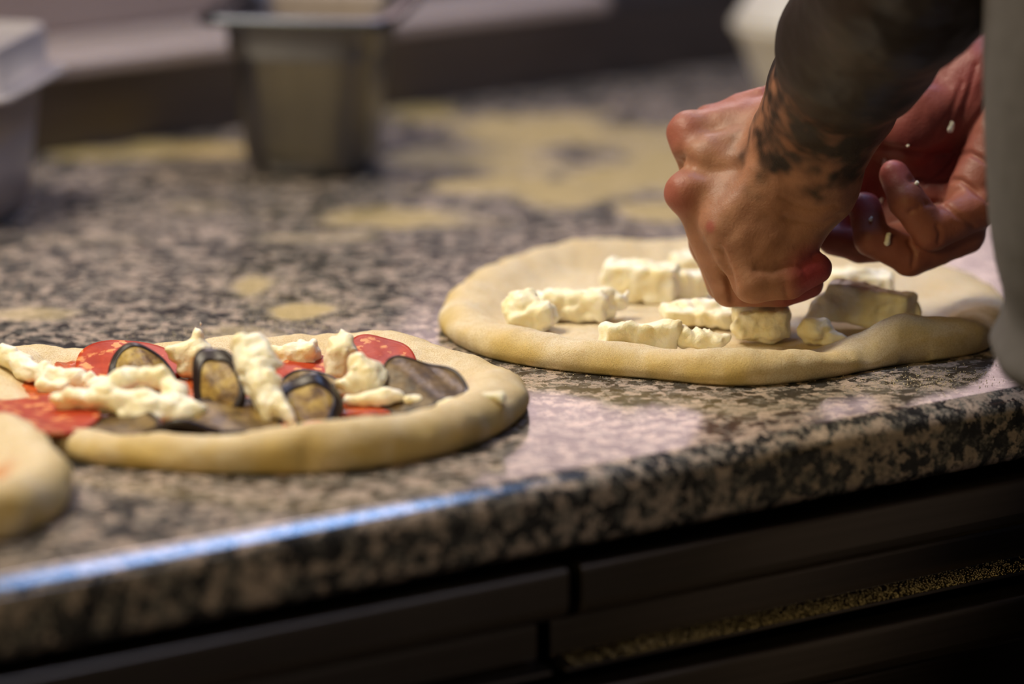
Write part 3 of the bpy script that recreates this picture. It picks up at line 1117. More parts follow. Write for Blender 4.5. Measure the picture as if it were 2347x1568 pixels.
piece(moz, 'creamy cheese flake by the inner right rim', 'cheese', (1040, 940),
      [('c', 1012, 928, 0, 13, 1065, 918, 0, 14)], group=GC1, zref=Z0 + 0.0105, amp=0.001, seed=22)
piece(moz, 'cheese shred lying on the right rim of the topped pizza', 'cheese', (1132, 925),
      [('c', 1104, 916, 0, 14, 1150, 912, 0, 11), ('c', 1150, 920, -3, 8, 1165, 926, -4, 5)], group=GC1, zref=Z0 + 0.0155, amp=0.001, seed=23)


# ------------------------------------------------------------------ slices of salami and aubergine
def slice_of(kind, name, label, px, py, zc, rx, ry, yaw=0, pitch=0, roll=0, bendu=0.0, bendv=0.0, wave=0.0, th=0.0028, group=None, brown=0.0, skinw=0.10, seed=0.0, phase=None):
    """a bent disc; rx along camera right, ry away from the camera (m); pitch lifts the far edge, roll the right one"""
    ctr = at(px, py, Z0 + zc)
    n, K = 72, 12

    def surf(s, a, dz):
        u, v_ = s * math.cos(a), s * math.sin(a)
        wob = 1 + 0.05 * math.sin(3 * a + seed) + 0.03 * math.sin(5 * a + 2 * seed)
        x, y = u * rx * wob, v_ * ry * wob
        z = bendu * u * u + bendv * v_ * v_ + wave * math.sin(3.1 * u + 2.0 * v_ + seed) * 0.5 + dz
        return x, y, z
    E = Matrix.Rotation(math.atan2(RT[1], RT[0]) + math.radians(yaw), 4, 'Z') @ Matrix.Rotation(math.radians(-roll), 4, 'Y') @ Matrix.Rotation(math.radians(pitch), 4, 'X')

    def shell(s0, grow, t0, t1, closed):
        rings = []
        ss = [k / K for k in range(K + 1)] if closed else [k / 4 for k in range(5)]

        def inner(s, a):
            if closed:
                return 1.0 - (1.0 - s0) * s
            return 1.0 - (1.0 - s0) * s * (0.35 + 0.65 * (0.5 + 0.5 * math.sin(a + (seed * 1.7 + 0.4 if phase is None else phase))) if seed != 5 else 1.0)
        edge = 1.0 + grow
        lower = [[surf(inner(s, 2 * math.pi * k / n) * edge, 2 * math.pi * k / n, t0) for k in range(n)] for s in ss[::-1]]
        mid = [[surf(edge + 0.02, 2 * math.pi * k / n, (t0 + t1) / 2) for k in range(n)]]
        upper = [[surf(inner(s, 2 * math.pi * k / n) * edge, 2 * math.pi * k / n, t1) for k in range(n)] for s in ss]
        rings = lower + mid + upper
        if not closed:
            rings.append(rings[0])
        return rings
    if kind == 'salami':
        me = loft(name, shell(0.02, 0, -th / 2, th / 2, True))
        me.transform(E)
        o = obj(name, me, SALAMI)
        o.location = ctr
        tag(o, label, 'salami', group)
        return o
    me = loft('flesh', shell(0.02, -0.03, -th / 2, th / 2, True))
    at_ = me.attributes.new('brown', 'FLOAT', 'POINT')
    at_.data.foreach_set('value', [brown] * len(me.vertices))
    me.transform(E)
    o = empty(name, ctr)
    obj('flesh', me, FLESH, o)
    rings = shell(1 - skinw, 0.0, -th / 2 - 0.0004, th / 2 + 0.0005, False)
    sk = loft('skin', rings, False, False)
    sk.transform(E)
    obj('skin', sk, SKIN_AUB, o)
    tag(o, label, 'aubergine', group)
    return o


GS = 'salami on the topped pizza'
GA = 'aubergine on the topped pizza'
slice_of('salami', 'salami_slice', 'salami slice at the rear left, partly under a folded aubergine', 292, 842, 0.013, 0.030, 0.030, pitch=14, wave=0.002, group=GS, seed=1)
slice_of('salami', 'salami_slice', 'salami slice with fat flecks at the rear right rim', 865, 838, 0.0145, 0.0215, 0.030, pitch=18, wave=0.002, group=GS, seed=2)
slice_of('salami', 'salami_slice', 'salami slice glimpsed behind the smooth pointed cheese lump', 715, 858, 0.0125, 0.020, 0.026, pitch=8, wave=0.002, group=GS, seed=3)
slice_of('salami', 'salami_slice', 'large salami slice at the front left edge of the topped pizza', 72, 952, 0.0130, 0.036, 0.050, pitch=-3, roll=-2, wave=0.003, group=GS, seed=4)

au = 'aubergine_slice'
slice_of('aub', au, 'folded golden aubergine slice lying on the rear left salami', 322, 852, 0.0185, 0.0185, 0.022, pitch=22, roll=-8, bendu=-0.003, wave=0.005, group=GA, seed=1, skinw=0.2, phase=-1.2)
slice_of('aub', au, 'upright aubergine slice showing dark skin at its top, behind the draped cheese', 497, 882, 0.0225, 0.0140, 0.026, yaw=-6, pitch=46, roll=22, bendv=-0.004, wave=0.003, group=GA, seed=2, skinw=0.42, phase=-0.5)
slice_of('aub', au, 'wide brown aubergine slice in front of the upright one', 530, 958, 0.0120, 0.026, 0.030, pitch=6, roll=-4, bendu=-0.002, wave=0.003, group=GA, brown=0.55, seed=3)
slice_of('aub', au, 'brown aubergine slice under the looped cheese', 268, 985, 0.0105, 0.023, 0.026, pitch=4, roll=4, wave=0.003, group=GA, brown=0.8, seed=4)
slice_of('aub', au, 'dark-skinned aubergine crescent against the front rim', 425, 984, 0.0135, 0.021, 0.011, bendu=-0.006, pitch=-34, wave=0.002, group=GA, brown=1.0, skinw=0.75, seed=5)
slice_of('aub', au, 'curled aubergine slice with glossy dark edge left of the cheese lumps', 712, 922, 0.0155, 0.0175, 0.022, pitch=24, roll=-18, bendu=-0.003, wave=0.004, group=GA, skinw=0.45, seed=6, phase=0.2)
slice_of('aub', au, 'small brown aubergine slice behind the curled one', 705, 885, 0.0150, 0.015, 0.018, pitch=10, roll=4, wave=0.002, group=GA, brown=0.6, seed=7)
slice_of('aub', au, 'largest brown aubergine slice with curled right end near the right rim', 962, 888, 0.0165, 0.0245, 0.026, pitch=20, roll=2, bendu=0.001, wave=0.006, group=GA, brown=0.9, skinw=0.07, seed=8)


# ------------------------------------------------------------------ the cook
DL = 2.915          # depth of the tattooed left hand
DR = 2.945          # depth of the open right hand


def engrave(V, Fq, lines):
    """press skin creases (pixel polylines) into the side of the mesh that faces the camera"""
    n = np.zeros_like(V)
    fn_ = np.cross(V[Fq[:, 2]] - V[Fq[:, 0]], V[Fq[:, 3]] - V[Fq[:, 1]])
    for k in range(4):
        for c_ in range(3):
            n[:, c_] += np.bincount(Fq[:, k], fn_[:, c_], len(V))
    n /= np.maximum(np.linalg.norm(n, axis=1), 1e-12)[:, None]
    Q = V - CAM
    d = Q @ FW
    uv = np.stack([1173.5 + FPX * (Q @ RT) / d, 784 - FPX * (Q @ UP) / d], 1)
    facing = smoothstep(0.0, 0.4, -(n @ FW))
    disp = np.zeros(len(V))
    for pl, sg, dp in lines:
        best = np.full(len(V), 1e9)
        for a, b in zip(pl[:-1], pl[1:]):
            a, b = np.array(a, float), np.array(b, float)
            t = np.clip(((uv - a) @ (b - a)) / ((b - a) @ (b - a)), 0, 1)
            best = np.minimum(best, np.linalg.norm(uv - a - t[:, None] * (b - a), axis=1))
        disp = np.maximum(disp, dp * np.exp(-(best / sg) ** 2 / 2))
    return V - n * (disp * facing)[:, None]


def build_person():
    parts = []

    def fine(chain_fn, D0, lo_pts, h):
        return chain_fn

    def WL(u, v_, dd):
        return Pd(u, v_, DL + dd / 1000.0)

    def WR(u, v_, dd):
        return Pd(u, v_, DR + dd / 1000.0)
    mm = 0.001
    # ---------------- left hand: fist pinching cheese, forearm rising towards the camera
    capsL = []

    def L(p_, q, ra, rb, k=3.0):
        capsL.append((WL(*p_), WL(*q), ra * mm, rb * mm, k * mm))
    elbow = Pd(2190, -250, DL - 0.235)
    L((1852, 335, 0), (1905, 225, -42), 26, 33, 24)
    L((1905, 225, -42), (1965, 105, -90), 33, 41.5, 16)
    L((1880, 385, -20), (1885, 440, -13), 21, 18, 22)
    L((1800, 330, -14), (1770, 380, -10), 19, 15, 22)
    L((1965, 105, -90), (2075, -55, -160), 41.5, 48, 12)
    capsL.append((WL(2075, -55, -160), elbow, 48 * mm, 46 * mm, 0.012))
    L((1815, 300, 12), (1870, 370, -6), 22, 24, 10)         # wrist breadth
    # back of the hand
    L((1770, 245, 34), (1628, 284, 40), 12.5, 10, 8)
    L((1775, 285, 18), (1580, 302, 20), 14, 9.6, 8)
    L((1795, 345, 0), (1580, 440, 2), 15, 10.6, 8)
    L((1825, 405, -14), (1655, 522, -12), 16, 11.0, 9)
    L((1850, 420, -2), (1740, 520, 2), 20, 21, 10)
    L((1880, 425, -10), (1822, 538, -8), 17.5, 15.5, 9)
    L((1760, 330, 18), (1640, 420, 20), 20, 16, 10)
    L((1800, 345, 10), (1640, 380, 14), 20, 15, 12)
    L((1790, 420, -4), (1660, 480, -2), 20, 14.5, 12)
    L((1700, 300, 26), (1630, 330, 26), 16, 14, 12)
    L((1745, 540, -2), (1765, 600, -2), 20, 14, 8)
    L((1770, 470, -10), (1690, 560, -12), 15, 12, 10)
    L((1705, 560, -10), (1782, 600, -10), 15, 12.5, 8)
    L((1760, 560, -8), (1800, 590, -8), 17, 12, 8)
    L((1680, 540, -8), (1735, 630, -12), 13, 12, 6)
    # fingers, curled round the cheese
    L((1655, 522, -12), (1725, 652, -16), 10.5, 10.4, 3)
    L((1725, 650, -16), (1805, 646, -14), 11.0, 10, 3)
    L((1805, 646, -14), (1870, 616, -8), 10, 9.0, 1.5)
    L((1580, 440, 2), (1670, 664, 3), 10.6, 9.9, 3)
    L((1670, 664, 3), (1792, 668, 6), 9.8, 8.8, 1.5)
    L((1792, 668, 6), (1856, 652, 10), 8.8, 7.8, 1.5)
    L((1580, 302, 20), (1622, 560, 26), 9.6, 10.0, 3)
    L((1622, 560, 26), (1660, 650, 26), 10.0, 9.8, 2)
    L((1660, 650, 26), (1780, 655, 28), 9.6, 8.6, 1.5)
    L((1780, 655, 28), (1830, 630, 28), 8.6, 7.8, 1.5)
    L((1628, 284, 40), (1655, 560, 47), 9.8, 9.4, 3)
    L((1655, 560, 47), (1735, 640, 46), 9.2, 8.6, 1.5)
    L((1735, 640, 46), (1800, 620, 40), 8.4, 7.6, 1.5)
    # thumb leaves the far side of the palm
    L((1800, 330, 40), (1745, 470, 62), 15, 12, 8)
    L((1745, 470, 62), (1755, 580, 66), 11, 10, 3)
    L((1755, 580, 66), (1815, 640, 52), 9.6, 8.4, 2)
    # knuckles and tendons
    L((1575, 305, 19), (1580, 330, 14), 10.0, 9.0, 8)
    L((1573, 442, 0), (1585, 430, 0), 11.0, 10, 8)
    L((1618, 355, 2), (1625, 352, 2), 7.0, 7.0, 9)
    L((1600, 350, 4), (1690, 318, 2), 4.5, 4.0, 6)
    L((1640, 262, 28), (1745, 215, 22), 4.5, 4.0, 6)
    L((1655, 520, -18), (1740, 400, -22), 4.0, 4.0, 8)
    lo = np.min([np.minimum(a, b) - max(ra, rb) for a, b, ra, rb, k in capsL], axis=0) - 0.008
    hi = np.max([np.maximum(a, b) + max(ra, rb) for a, b, ra, rb, k in capsL], axis=0) + 0.008
    S = SDF(lo, hi, 0.0014)
    for a, b, ra, rb, k in capsL:
        S.cap(a, b, ra, rb, k)
    cre = [((1812, 500, -30), (1860, 512, -32)), ((1860, 512, -32), (1930, 498, -26)), ((1820, 470, -32), (1915, 478, -32)),
           ((1680, 600, -30), (1700, 690, -24)), ((1790, 640, -26), (1800, 675, -26)), ((1570, 375, -4), (1620, 395, -8))]
    for a, b in cre:
        pass
    S.noise(0.0006, 90, 2, 2.0)
    V, Fq = S.mesh(2)
    V = engrave(V, Fq, [([(1800, 500), (1850, 514), (1890, 512), (1925, 496)], 4.5, 0.0011), ([(1790, 455), (1850, 478), (1915, 470)], 4.5, 0.0007), ([(1648, 575), (1668, 625), (1680, 690)], 7, 0.0028),
                        ([(1815, 604), (1770, 622), (1735, 618)], 6, 0.0012), ([(1565, 372), (1620, 392), (1680, 385)], 14, 0.0022), ([(1800, 655), (1806, 690)], 4, 0.0008), ([(1835, 608), (1848, 632)], 4, 0.0005)])
    red = np.zeros(len(V))
    for (u, v_, dd, r, am) in ((1555, 300, 14, 13, 0.5), (1550, 445, -4, 13, 0.55), (1860, 630, -14, 16, 1.1), (1890, 610, -8, 15, 1.1), (1845, 680, 4, 17, 1.0), (1628, 520, -22, 3.5, 0.6), (1730, 690, -6, 14, 0.3),
                              (1640, 262, 26, 16, 0.5), (1720, 225, 26, 22, 0.5)):
        d = np.linalg.norm(V - WL(u, v_, dd), axis=1) / (r * mm)
        red = np.maximum(red, am * smoothstep(1.5, 0.4, d))
    wa = WL(1812, 330, -4)
    ax = (elbow - wa) / np.linalg.norm(elbow - wa)
    t = (V - wa) @ ax
    n1 = fbm(V, 62, 3, 4.0)
    n2 = fbm(V, 130, 2, 9.0)
    ink = smoothstep(-0.75, 0.8, 0.8 * n1 + 0.5 * n2 + (t - 0.030) * 17 + 0.15) * smoothstep(-0.010, 0.022, t + 0.012 * n1) * 0.97
    parts.append((V, Fq, red, ink))
    # ---------------- right hand: open, cupped, palm towards the camera
    capsR = []

    def Rr(p_, q, ra, rb, k=3.0):
        capsR.append((WR(*p_), WR(*q), ra * mm, rb * mm, k * mm))
    Rr((2250, 200, 25), (2095, 300, 22), 20, 18, 10)          # thenar mound
    Rr((2110, 250, 22), (2010, 300, 26), 17, 12, 8)
    Rr((2330, 190, 30), (2190, 150, 36), 28, 22, 12)
    Rr((2230, 110, 44), (2120, 190, 44), 20, 18, 12)
    Rr((2010, 300, 26), (1950, 350, 30), 11, 9, 4)
    Rr((2300, 330, 12), (2240, 430, 8), 19, 16, 10)           # little-finger mound
    Rr((2290, 260, 36), (2140, 440, 40), 19, 16, 10)
    Rr((2300, 380, 26), (2195, 520, 20), 17, 13, 10)
    Rr((2190, 350, 40), (2030, 450, 50), 17, 15, 10)
    Rr((2160, 440, 36), (2040, 530, 42), 16, 13, 10)
    Rr((2080, 320, 36), (2020, 400, 46), 16, 13, 10)
    Rr((2230, 470, 8), (2165, 540, 14), 12, 11, 8)
    Rr((2240, 476, -2), (2136, 530, -10), 12, 11.2, 2.5)        # little finger
    Rr((2136, 530, -10), (2080, 462, -14), 11, 10.3, 1.6)
    Rr((2080, 462, -14), (2050, 402, -8), 10.2, 8.9, 1.6)
    Rr((2210, 535, 10), (2086, 588, 2), 12, 11.2, 2.5)          # ring finger
    Rr((2086, 588, 2), (1996, 545, -4), 10.8, 9.8, 1.6)
    Rr((1998, 545, -4), (1982, 477, 2), 10.6, 9.2, 1.6)
    Rr((2170, 545, 28), (1968, 562, 18), 11.5, 10.4, 2.5)       # middle finger
    Rr((1968, 562, 18), (1908, 548, 16), 9.8, 8.8, 1.6)
    Rr((1908, 548, 16), (1924, 500, 24), 8.6, 7.8, 1.6)
    Rr((2120, 470, 50), (1990, 480, 48), 11, 10.2, 2.5)         # index finger
    Rr((1990, 480, 48), (1958, 420, 44), 9.8, 8.8, 1.6)
    Rr((1958, 420, 44), (1985, 370, 36), 8.6, 7.8, 1.6)
    Rr((2300, 290, 28), (2420, 230, 34), 25, 27, 12)            # wrist
    elbR = Pd(3150, 60, DR + 0.10)
    capsR.append((WR(2420, 230, 34), elbR, 0.027, 0.042, 0.012))
    far = WR(2560, 190, 44)
    lo = np.min([np.minimum(a, b) - max(ra, rb) for a, b, ra, rb, k in capsR[:-1]], axis=0) - 0.006
    hi = np.max([np.maximum(a, b) + max(ra, rb) for a, b, ra, rb, k in capsR[:-1]], axis=0) + 0.006
    S = SDF(lo, hi, 0.0011)
    for a, b, ra, rb, k in capsR:
        S.cap(a, b, ra, rb, k)
    cre = [[(2032, 340, 4), (2100, 352, 8), (2170, 356, 6), (2220, 352, 0), (2262, 372, -8)], [(2262, 240, -6), (2215, 300, 2), (2180, 355, 8), (2130, 400, 16)],
           [(2085, 410, 16), (2170, 412, 12), (2215, 422, -4), (2262, 462, -10)], [(2120, 468, -8), (2170, 470, -12), (2240, 515, -10)],
           [(2108, 486, -24), (2130, 475, -18)], [(2150, 555, -16), (2158, 530, -20)], [(2248, 150, 0), (2205, 270, 0)]]
    for pl in cre:
        for a, b in zip(pl[:-1], pl[1:]):
            pass
    S.noise(0.0005, 100, 2, 5.0)
    V, Fq = S.mesh(2)
    V = engrave(V, Fq, [([(2025, 336), (2080, 347), (2130, 356), (2180, 354), (2222, 350), (2265, 372)], 5, 0.0018), ([(2266, 232), (2225, 290), (2185, 350), (2150, 395), (2120, 415)], 5.5, 0.0020),
                        ([(2090, 410), (2150, 412), (2200, 412), (2240, 440), (2268, 462)], 5, 0.0020), ([(2125, 466), (2155, 464), (2190, 490), (2232, 520)], 5, 0.0018), ([(2085, 486), (2108, 476)], 4, 0.0012),
                        ([(2148, 520), (2156, 535), (2152, 556)], 4, 0.0012), ([(2085, 556), (2096, 580), (2092, 610)], 4.5, 0.0014), ([(2236, 150), (2222, 210), (2205, 262)], 5, 0.0008), ([(2205, 190), (2180, 260), (2150, 320)], 5, 0.0006)])
    red = np.full(len(V), 0.45)
    for (u, v_, dd, r, am) in ((2050, 395, -12, 14, 0.85), (1980, 470, 0, 14, 1.0), (1965, 430, 44, 26, 1.0), (1920, 520, 18, 20, 0.9), (2120, 300, 10, 40, 0.75), (2100, 560, -4, 12, 0.3), (2220, 190, 20, 34, 0.9), (2140, 370, 20, 24, 0.9)):  # skin redness, plus the shade on the upper palm painted in as dark red
        d = np.linalg.norm(V - WR(u, v_, dd), axis=1) / (r * mm)
        red = np.maximum(red, am * smoothstep(1.6, 0.3, d))
    parts.append((V, Fq, red, np.zeros(len(V))))
    # ---------------- the rest of the body, out of the picture, at a coarser step
    Dt = 2.735
    tc = Pd(2822, 600, Dt)
    f = np.array([-0.45, 0.893, 0.0])
    lf = np.array([-f[1], f[0], 0.0])

    def T(fx, lx, z):
        return np.array([tc[0], tc[1], 0.0]) + f * fx + lf * lx + np.array([0, 0, z])
    shL, shR = T(-0.005, 0.165, 1.40), T(0.0, -0.165, 1.40)
    capsB = [(elbow, shL, 0.045, 0.055, 0.02), (elbR, shR, 0.042, 0.055, 0.02), (far, elbR, 0.031, 0.042, 0.012), (T(0, 0, 1.42), T(0.03, 0, 1.54), 0.055, 0.055, 0.03),
             (T(0, -0.12, 1.38), T(0, 0.12, 1.38), 0.075, 0.075, 0.04), (T(0, 0, 1.30), T(-0.02, 0, 1.0), 0.105, 0.10, 0.05), (T(-0.035, 0.05, 1.0), T(-0.05, 0.06, 0.86), 0.09, 0.085, 0.05), (T(-0.035, -0.05, 1.0), T(-0.05, -0.06, 0.86), 0.09, 0.085, 0.05),
             (T(-0.05, 0.085, 0.86), T(-0.07, 0.10, 0.48), 0.082, 0.055, 0.03), (T(-0.07, 0.10, 0.48), T(-0.10, 0.11, 0.09), 0.055, 0.04, 0.03), (T(-0.05, -0.085, 0.86), T(-0.07, -0.10, 0.48), 0.082, 0.055, 0.03),
             (T(-0.07, -0.10, 0.48), T(-0.10, -0.11, 0.09), 0.055, 0.04, 0.03), (T(-0.11, 0.11, 0.045), T(0.06, 0.12, 0.030), 0.042, 0.028, 0.02), (T(-0.11, -0.11, 0.045), T(0.06, -0.12, 0.030), 0.042, 0.028, 0.02),
             (T(0.03, 0, 1.66), T(0.045, 0, 1.62), 0.088, 0.080, 0.03), (T(0.075, 0, 1.585), T(0.09, 0, 1.56), 0.05, 0.04, 0.04), (T(0.125, 0, 1.645), T(0.142, 0, 1.615), 0.008, 0.013, 0.015),
             (T(0.03, 0.088, 1.63), T(0.025, 0.09, 1.60), 0.014, 0.010, 0.008), (T(0.03, -0.088, 1.63), T(0.025, -0.09, 1.60), 0.014, 0.010, 0.008)]
    lo = np.min([np.minimum(a, b) - max(ra, rb) for a, b, ra, rb, k in capsB], axis=0) - 0.03
    hi = np.max([np.maximum(a, b) + max(ra, rb) for a, b, ra, rb, k in capsB], axis=0) + 0.03
    S = SDF(lo, hi, 0.0085)
    for a, b, ra, rb, k in capsB:
        S.cap(a, b, ra, rb, k)
    for s in (-1, 1):
        S.cap(T(0.128, 0.032 * s, 1.652), T(0.128, 0.036 * s, 1.652), 0.012, 0.012, 0.01, True)
        S.cap(T(0.112, 0.032 * s, 1.652), T(0.112, 0.034 * s, 1.652), 0.013, 0.013, 0.004)
    S.cap(T(0.132, 0.02, 1.578), T(0.132, -0.02, 1.578), 0.006, 0.006, 0.008, True)
    V, Fq = S.mesh(1)
    tb = (V - WL(2075, -55, -160)) @ ax
    inkb = ((np.linalg.norm(V - (elbow + shL) / 2, axis=1) < 0.17) & (V[:, 2] < 1.36)).astype(float)
    parts.append((V, Fq, np.zeros(len(V)), inkb))
    VV, FF, RR, II = [], [], [], []
    o_ = 0
    for V, Fq, r, i_ in parts:
        VV.append(V)
        FF.append(Fq + o_)
        RR.append(r)
        II.append(i_)
        o_ += len(V)
    foot = T(-0.03, 0, 0)
    e = empty('person', (foot[0], foot[1], 0))
    me = mesh('body', np.vstack(VV) - np.array([foot[0], foot[1], 0]), np.vstack(FF), True, {'red': np.concatenate(RR), 'ink': np.concatenate(II)})
    obj('body', me, SKIN, e)
    tag(e, 'cook in a pale apron tearing cheese over the plain pizza, left forearm tattooed', 'person')

    def cover(name, caps, h, mat, grow, zcut=None):
        lo = np.min([np.minimum(a, b) - max(ra, rb) for a, b, ra, rb, k in caps], axis=0) - 0.05
        hi = np.max([np.maximum(a, b) + max(ra, rb) for a, b, ra, rb, k in caps], axis=0) + 0.05
        S = SDF(lo, hi, h)
        for a, b, ra, rb, k in caps:
            S.cap(a, b, ra + grow, rb + grow, k)
        if zcut is not None:
            zz = (S.lo[2] + np.arange(S.n[2]) * S.h).astype(np.float32)
            S.D = np.maximum(S.D, np.maximum(zcut[0] - zz, zz - zcut[1])[None, None, :])
        S.noise(0.003, 14, 2)
        V, Fq = S.mesh(1)
        m2 = mesh(name, V - np.array([foot[0], foot[1], 0]), Fq, True)
        return obj(name, m2, mat, e)
    mid = lambda a, b, t_: a * (1 - t_) + b * t_
    cover('tshirt', [(mid(elbow, shL, 0.62), shL, 0.052, 0.058, 0.02), (mid(elbR, shR, 0.55), shR, 0.05, 0.058, 0.02)] + capsB[4:6] + [(T(-0.03, 0.04, 1.0), T(-0.045, 0.05, 0.90), 0.095, 0.095, 0.05), (T(-0.03, -0.04, 1.0), T(-0.045, -0.05, 0.90), 0.095, 0.095, 0.05)] + [(T(0, 0, 1.40), T(0.01, 0, 1.47), 0.06, 0.055, 0.03)], 0.009, SHIRT, 0.010, (0.915, 1.475))
    cover('trousers', capsB[6:12], 0.009, TROUSER, 0.008, (0.09, 0.96))
    cover('shoe', capsB[12:13], 0.007, SHOE, 0.006, (0.001, 0.12))
    cover('shoe', capsB[13:14], 0.007, SHOE, 0.006, (0.001, 0.12))
    cover('hair', [(T(0.015, 0, 1.675), T(0.02, 0, 1.66), 0.092, 0.086, 0.03)], 0.007, HAIR, 0.004, (1.655, 1.80))

    # apron: a curved sheet with thickness and a few soft folds
    yl = [(-600, 2262), (0, 2250), (150, 2246), (300, 2250), (420, 2256), (520, 2263), (620, 2280), (690, 2300), (725, 2304), (765, 2290), (800, 2268), (828, 2276), (856, 2312), (885, 2358), (980, 2390), (1200, 2400), (3000, 2400)]
    ys, xsil = [q[0] for q in yl], [q[1] for q in yl]
    zs = np.r_[np.linspace(1.36, 1.08, 12), np.linspace(1.07, 0.84, 70), np.linspace(0.82, 0.45, 14)]
    nphi = 120
    phis = np.radians(np.linspace(-115, 115, nphi))
    c2 = RT[:2] @ np.stack([f[:2], lf[:2]], 1)          # f and lf seen along camera right
    rings = []
    for z in zs:
        a0, b0 = 0.118, 0.158
        ext = math.hypot(a0 * c2[0], b0 * c2[1])
        # tangent point of the ellipse that forms the outline seen from the left of the worktop
        ph = math.atan2(-b0 * c2[1], -a0 * c2[0])
        P = T(a0 * math.cos(ph), b0 * math.sin(ph), z)
        dp = depth(P)
        py = 784 - FPX * ((P - CAM) @ UP) / dp
        px = 1173.5 + FPX * ((P - CAM) @ RT) / dp
        want = np.interp(py, ys, xsil)
        sh = (want - px) * dp / FPX / ext               # how much the belly must come forward there
        k_ = 1.0 - sh
        ring_o = []
        for q in phis:
            fold = 0.0035 * math.sin(9 * q + 6 * z) * (0.4 + 0.6 * (1 - math.cos(q)) / 2)
            wgt = 0.5 * (1 + math.cos(q - ph))
            kk = 1 + (k_ - 1) * wgt
            ring_o.append(T((a0 * kk + fold) * math.cos(q), (b0 * (1 + (kk - 1)) + fold) * math.sin(q), z))
        rings.append(ring_o)
    A = np.array(rings)
    n0 = len(zs)
    cz = np.array([T(0, 0, z) for z in zs])
    inn = A - 0.0022 * (A - cz[:, None]) / np.linalg.norm(A - cz[:, None], axis=2)[..., None]
    V = np.vstack([A.reshape(-1, 3), inn.reshape(-1, 3)])
    I = np.arange(n0 * nphi).reshape(n0, nphi)
    Fo = np.stack([I[:-1, :-1], I[1:, :-1], I[1:, 1:], I[:-1, 1:]], -1).reshape(-1, 4)
    N_ = n0 * nphi
    Fi = Fo[:, ::-1] + N_
    Fl = Fo.tolist() + Fi.tolist()
    for seq in (I[0], I[-1][::-1], I[:, -1], I[:, 0][::-1]):
        for a, b in zip(seq[:-1], seq[1:]):
            Fl.append([int(a), int(b), int(b) + N_, int(a) + N_])
    m3 = mesh('apron', V - np.array([foot[0], foot[1], 0]), Fl, True)
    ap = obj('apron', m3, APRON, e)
    ap['label'] = 'pale grey-white apron'
    return WL, WR


WL, WR = build_person()


# ------------------------------------------------------------------ bits of cheese on the hands
def crumb(label, W_, u, v_, dd, r, stretch, seed):
    p_ = W_(u, v_, dd)
    S = SDF(p_ - 0.006, p_ + 0.006, 0.0004)
    a = p_ + UP * r * stretch + RT * r * 0.3
    b = p_ - UP * r * stretch - RT * r * 0.2
    S.cap(a, b, r * 0.8, r, 0.001)
    S.noise(0.0005, 700, 2, seed)
    V, Fq = S.mesh(1)
    o = obj('cheese_crumb', mesh('cheese_crumb', V - p_, Fq, True), CHEESE)
    o.location = p_
    tag(o, label, 'crumb', 'cheese crumbs on the open hand')


def hold(label):
    piece('held_mozzarella', label, 'cheese', (1900, 760), [('c', 1870, 545, 40, 20, 1908, 508, 30, 14), ('c', 1908, 508, 30, 14, 1914, 492, 28, 8)], floor=False, amp=0.001, seed=31)


hold('cheese morsel held between the fist and the open hand')


def crumbs_on(W_, spots):
    """drop each crumb along the view line until it touches the skin"""
    body = next(o for o in bpy.data.objects if o.name == 'body')
    from mathutils.bvhtree import BVHTree
    tree = BVHTree.FromPolygons([q.co + body.parent.location for q in body.data.vertices], [tuple(q.vertices) for q in body.data.polygons])
    for i, (label, u, v_, r, st) in enumerate(spots):
        d = ray(u, v_)
        hit = tree.ray_cast(Vector(CAM), Vector(d).normalized(), 5.0)
        if hit[0] is None:
            continue
        p_ = np.array(hit[0]) + np.array(hit[1]) * r * 0.3
        crumb(label, lambda *_: p_, 0, 0, 0, r, st, i * 3.1)


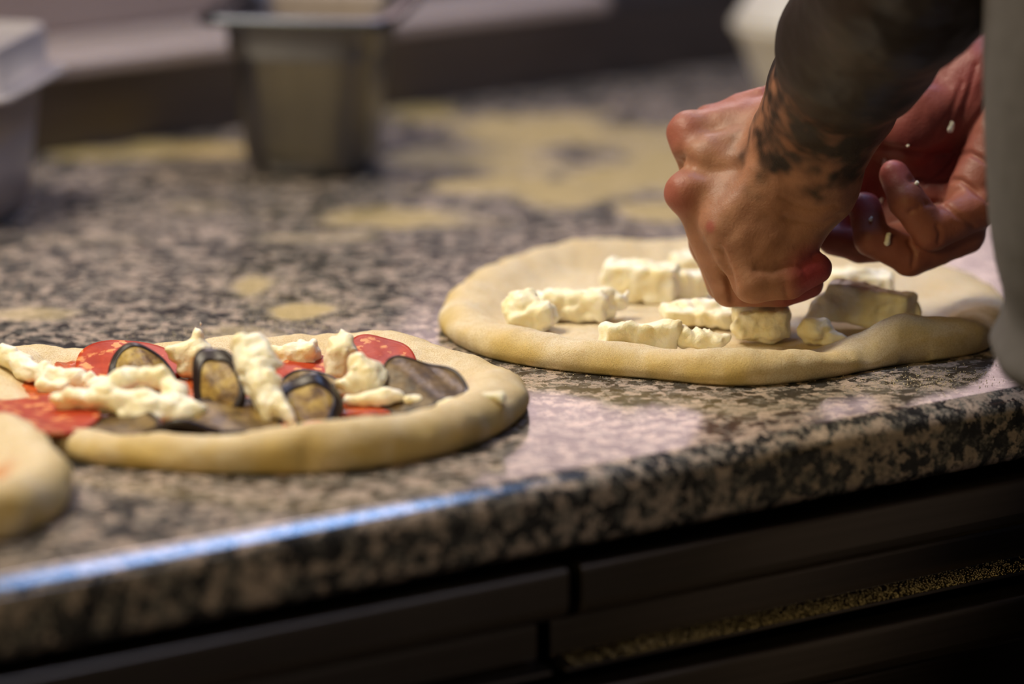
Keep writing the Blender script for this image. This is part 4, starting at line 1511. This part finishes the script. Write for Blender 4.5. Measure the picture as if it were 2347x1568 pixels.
crumbs_on(WR, [('oval cheese crumb high on the open palm', 2179, 289, 0.0018, 1.0), ('largest pale cheese crumb, on the ring finger', 2033, 548, 0.0019, 1.1),
               ('cheese crumb on the very tip of the little finger', 2028, 368, 0.0014, 1.3), ('cheese crumb between the tips of the little and ring fingers', 2020, 460, 0.0010, 0.6),
               ('cheese crumb on the palm right of the little fingertip', 2100, 422, 0.0012, 0.5), ('cheese crumb on the middle of the ring finger', 1996, 502, 0.0010, 0.5),
               ('tiny cheese crumb on the palm just below the forearm', 2082, 333, 0.0009, 0.3)])


# ------------------------------------------------------------------ loose semolina
def grains(name, pts, label, rmin, rmax):
    V, Fl = [], []
    for p_ in pts:
        r = random.uniform(rmin, rmax)
        b = len(V)
        for d in ((1, 0, 0), (-1, 0, 0), (0, 1, 0), (0, -1, 0), (0, 0, 1), (0, 0, -1)):
            V.append((p_[0] + d[0] * r * random.uniform(0.7, 1.3), p_[1] + d[1] * r * random.uniform(0.7, 1.3), p_[2] + r * 0.8 + d[2] * r * 0.8))
        for t in ((0, 2, 4), (2, 1, 4), (1, 3, 4), (3, 0, 4), (2, 0, 5), (1, 2, 5), (3, 1, 5), (0, 3, 5)):
            Fl.append([b + k for k in t])
    o = obj(name, mesh(name, V, Fl, False), FLOURM)
    tag(o, label, 'flour', kind='stuff')


pts = []
for (px, py, sx, sy, n) in ((2110, 872, 90, 14, 500), (2200, 858, 40, 8, 60), (1250, 855, 120, 12, 150), (690, 716, 60, 22, 900), (570, 655, 60, 26, 500), (1000, 745, 30, 60, 100), (560, 765, 140, 14, 500), (1500, 520, 120, 20, 300)):
    for _ in range(n):
        q = at(random.gauss(px, sx), random.gauss(py, sy))
        pts.append((q[0], q[1], Z0))
grains('semolina_dust', pts, 'fine pale semolina scattered over the granite', 0.00018, 0.00045)
pts = []
for _ in range(3500):
    x = random.uniform(GX + 0.01, GX + 0.34)
    if random.random() > 0.45 + 0.55 * float(vnoise(np.array([x, 0, 0]), 30) > -0.2):
        continue
    t = random.random()
    pts.append((x, 0.027 - 0.013 * t, LIP - 0.0605 + 0.006 - 0.004 * t))
grains('ledge_flour', pts, 'grey flour settled on the narrow ledge of the right drawer unit', 0.0002, 0.0005)
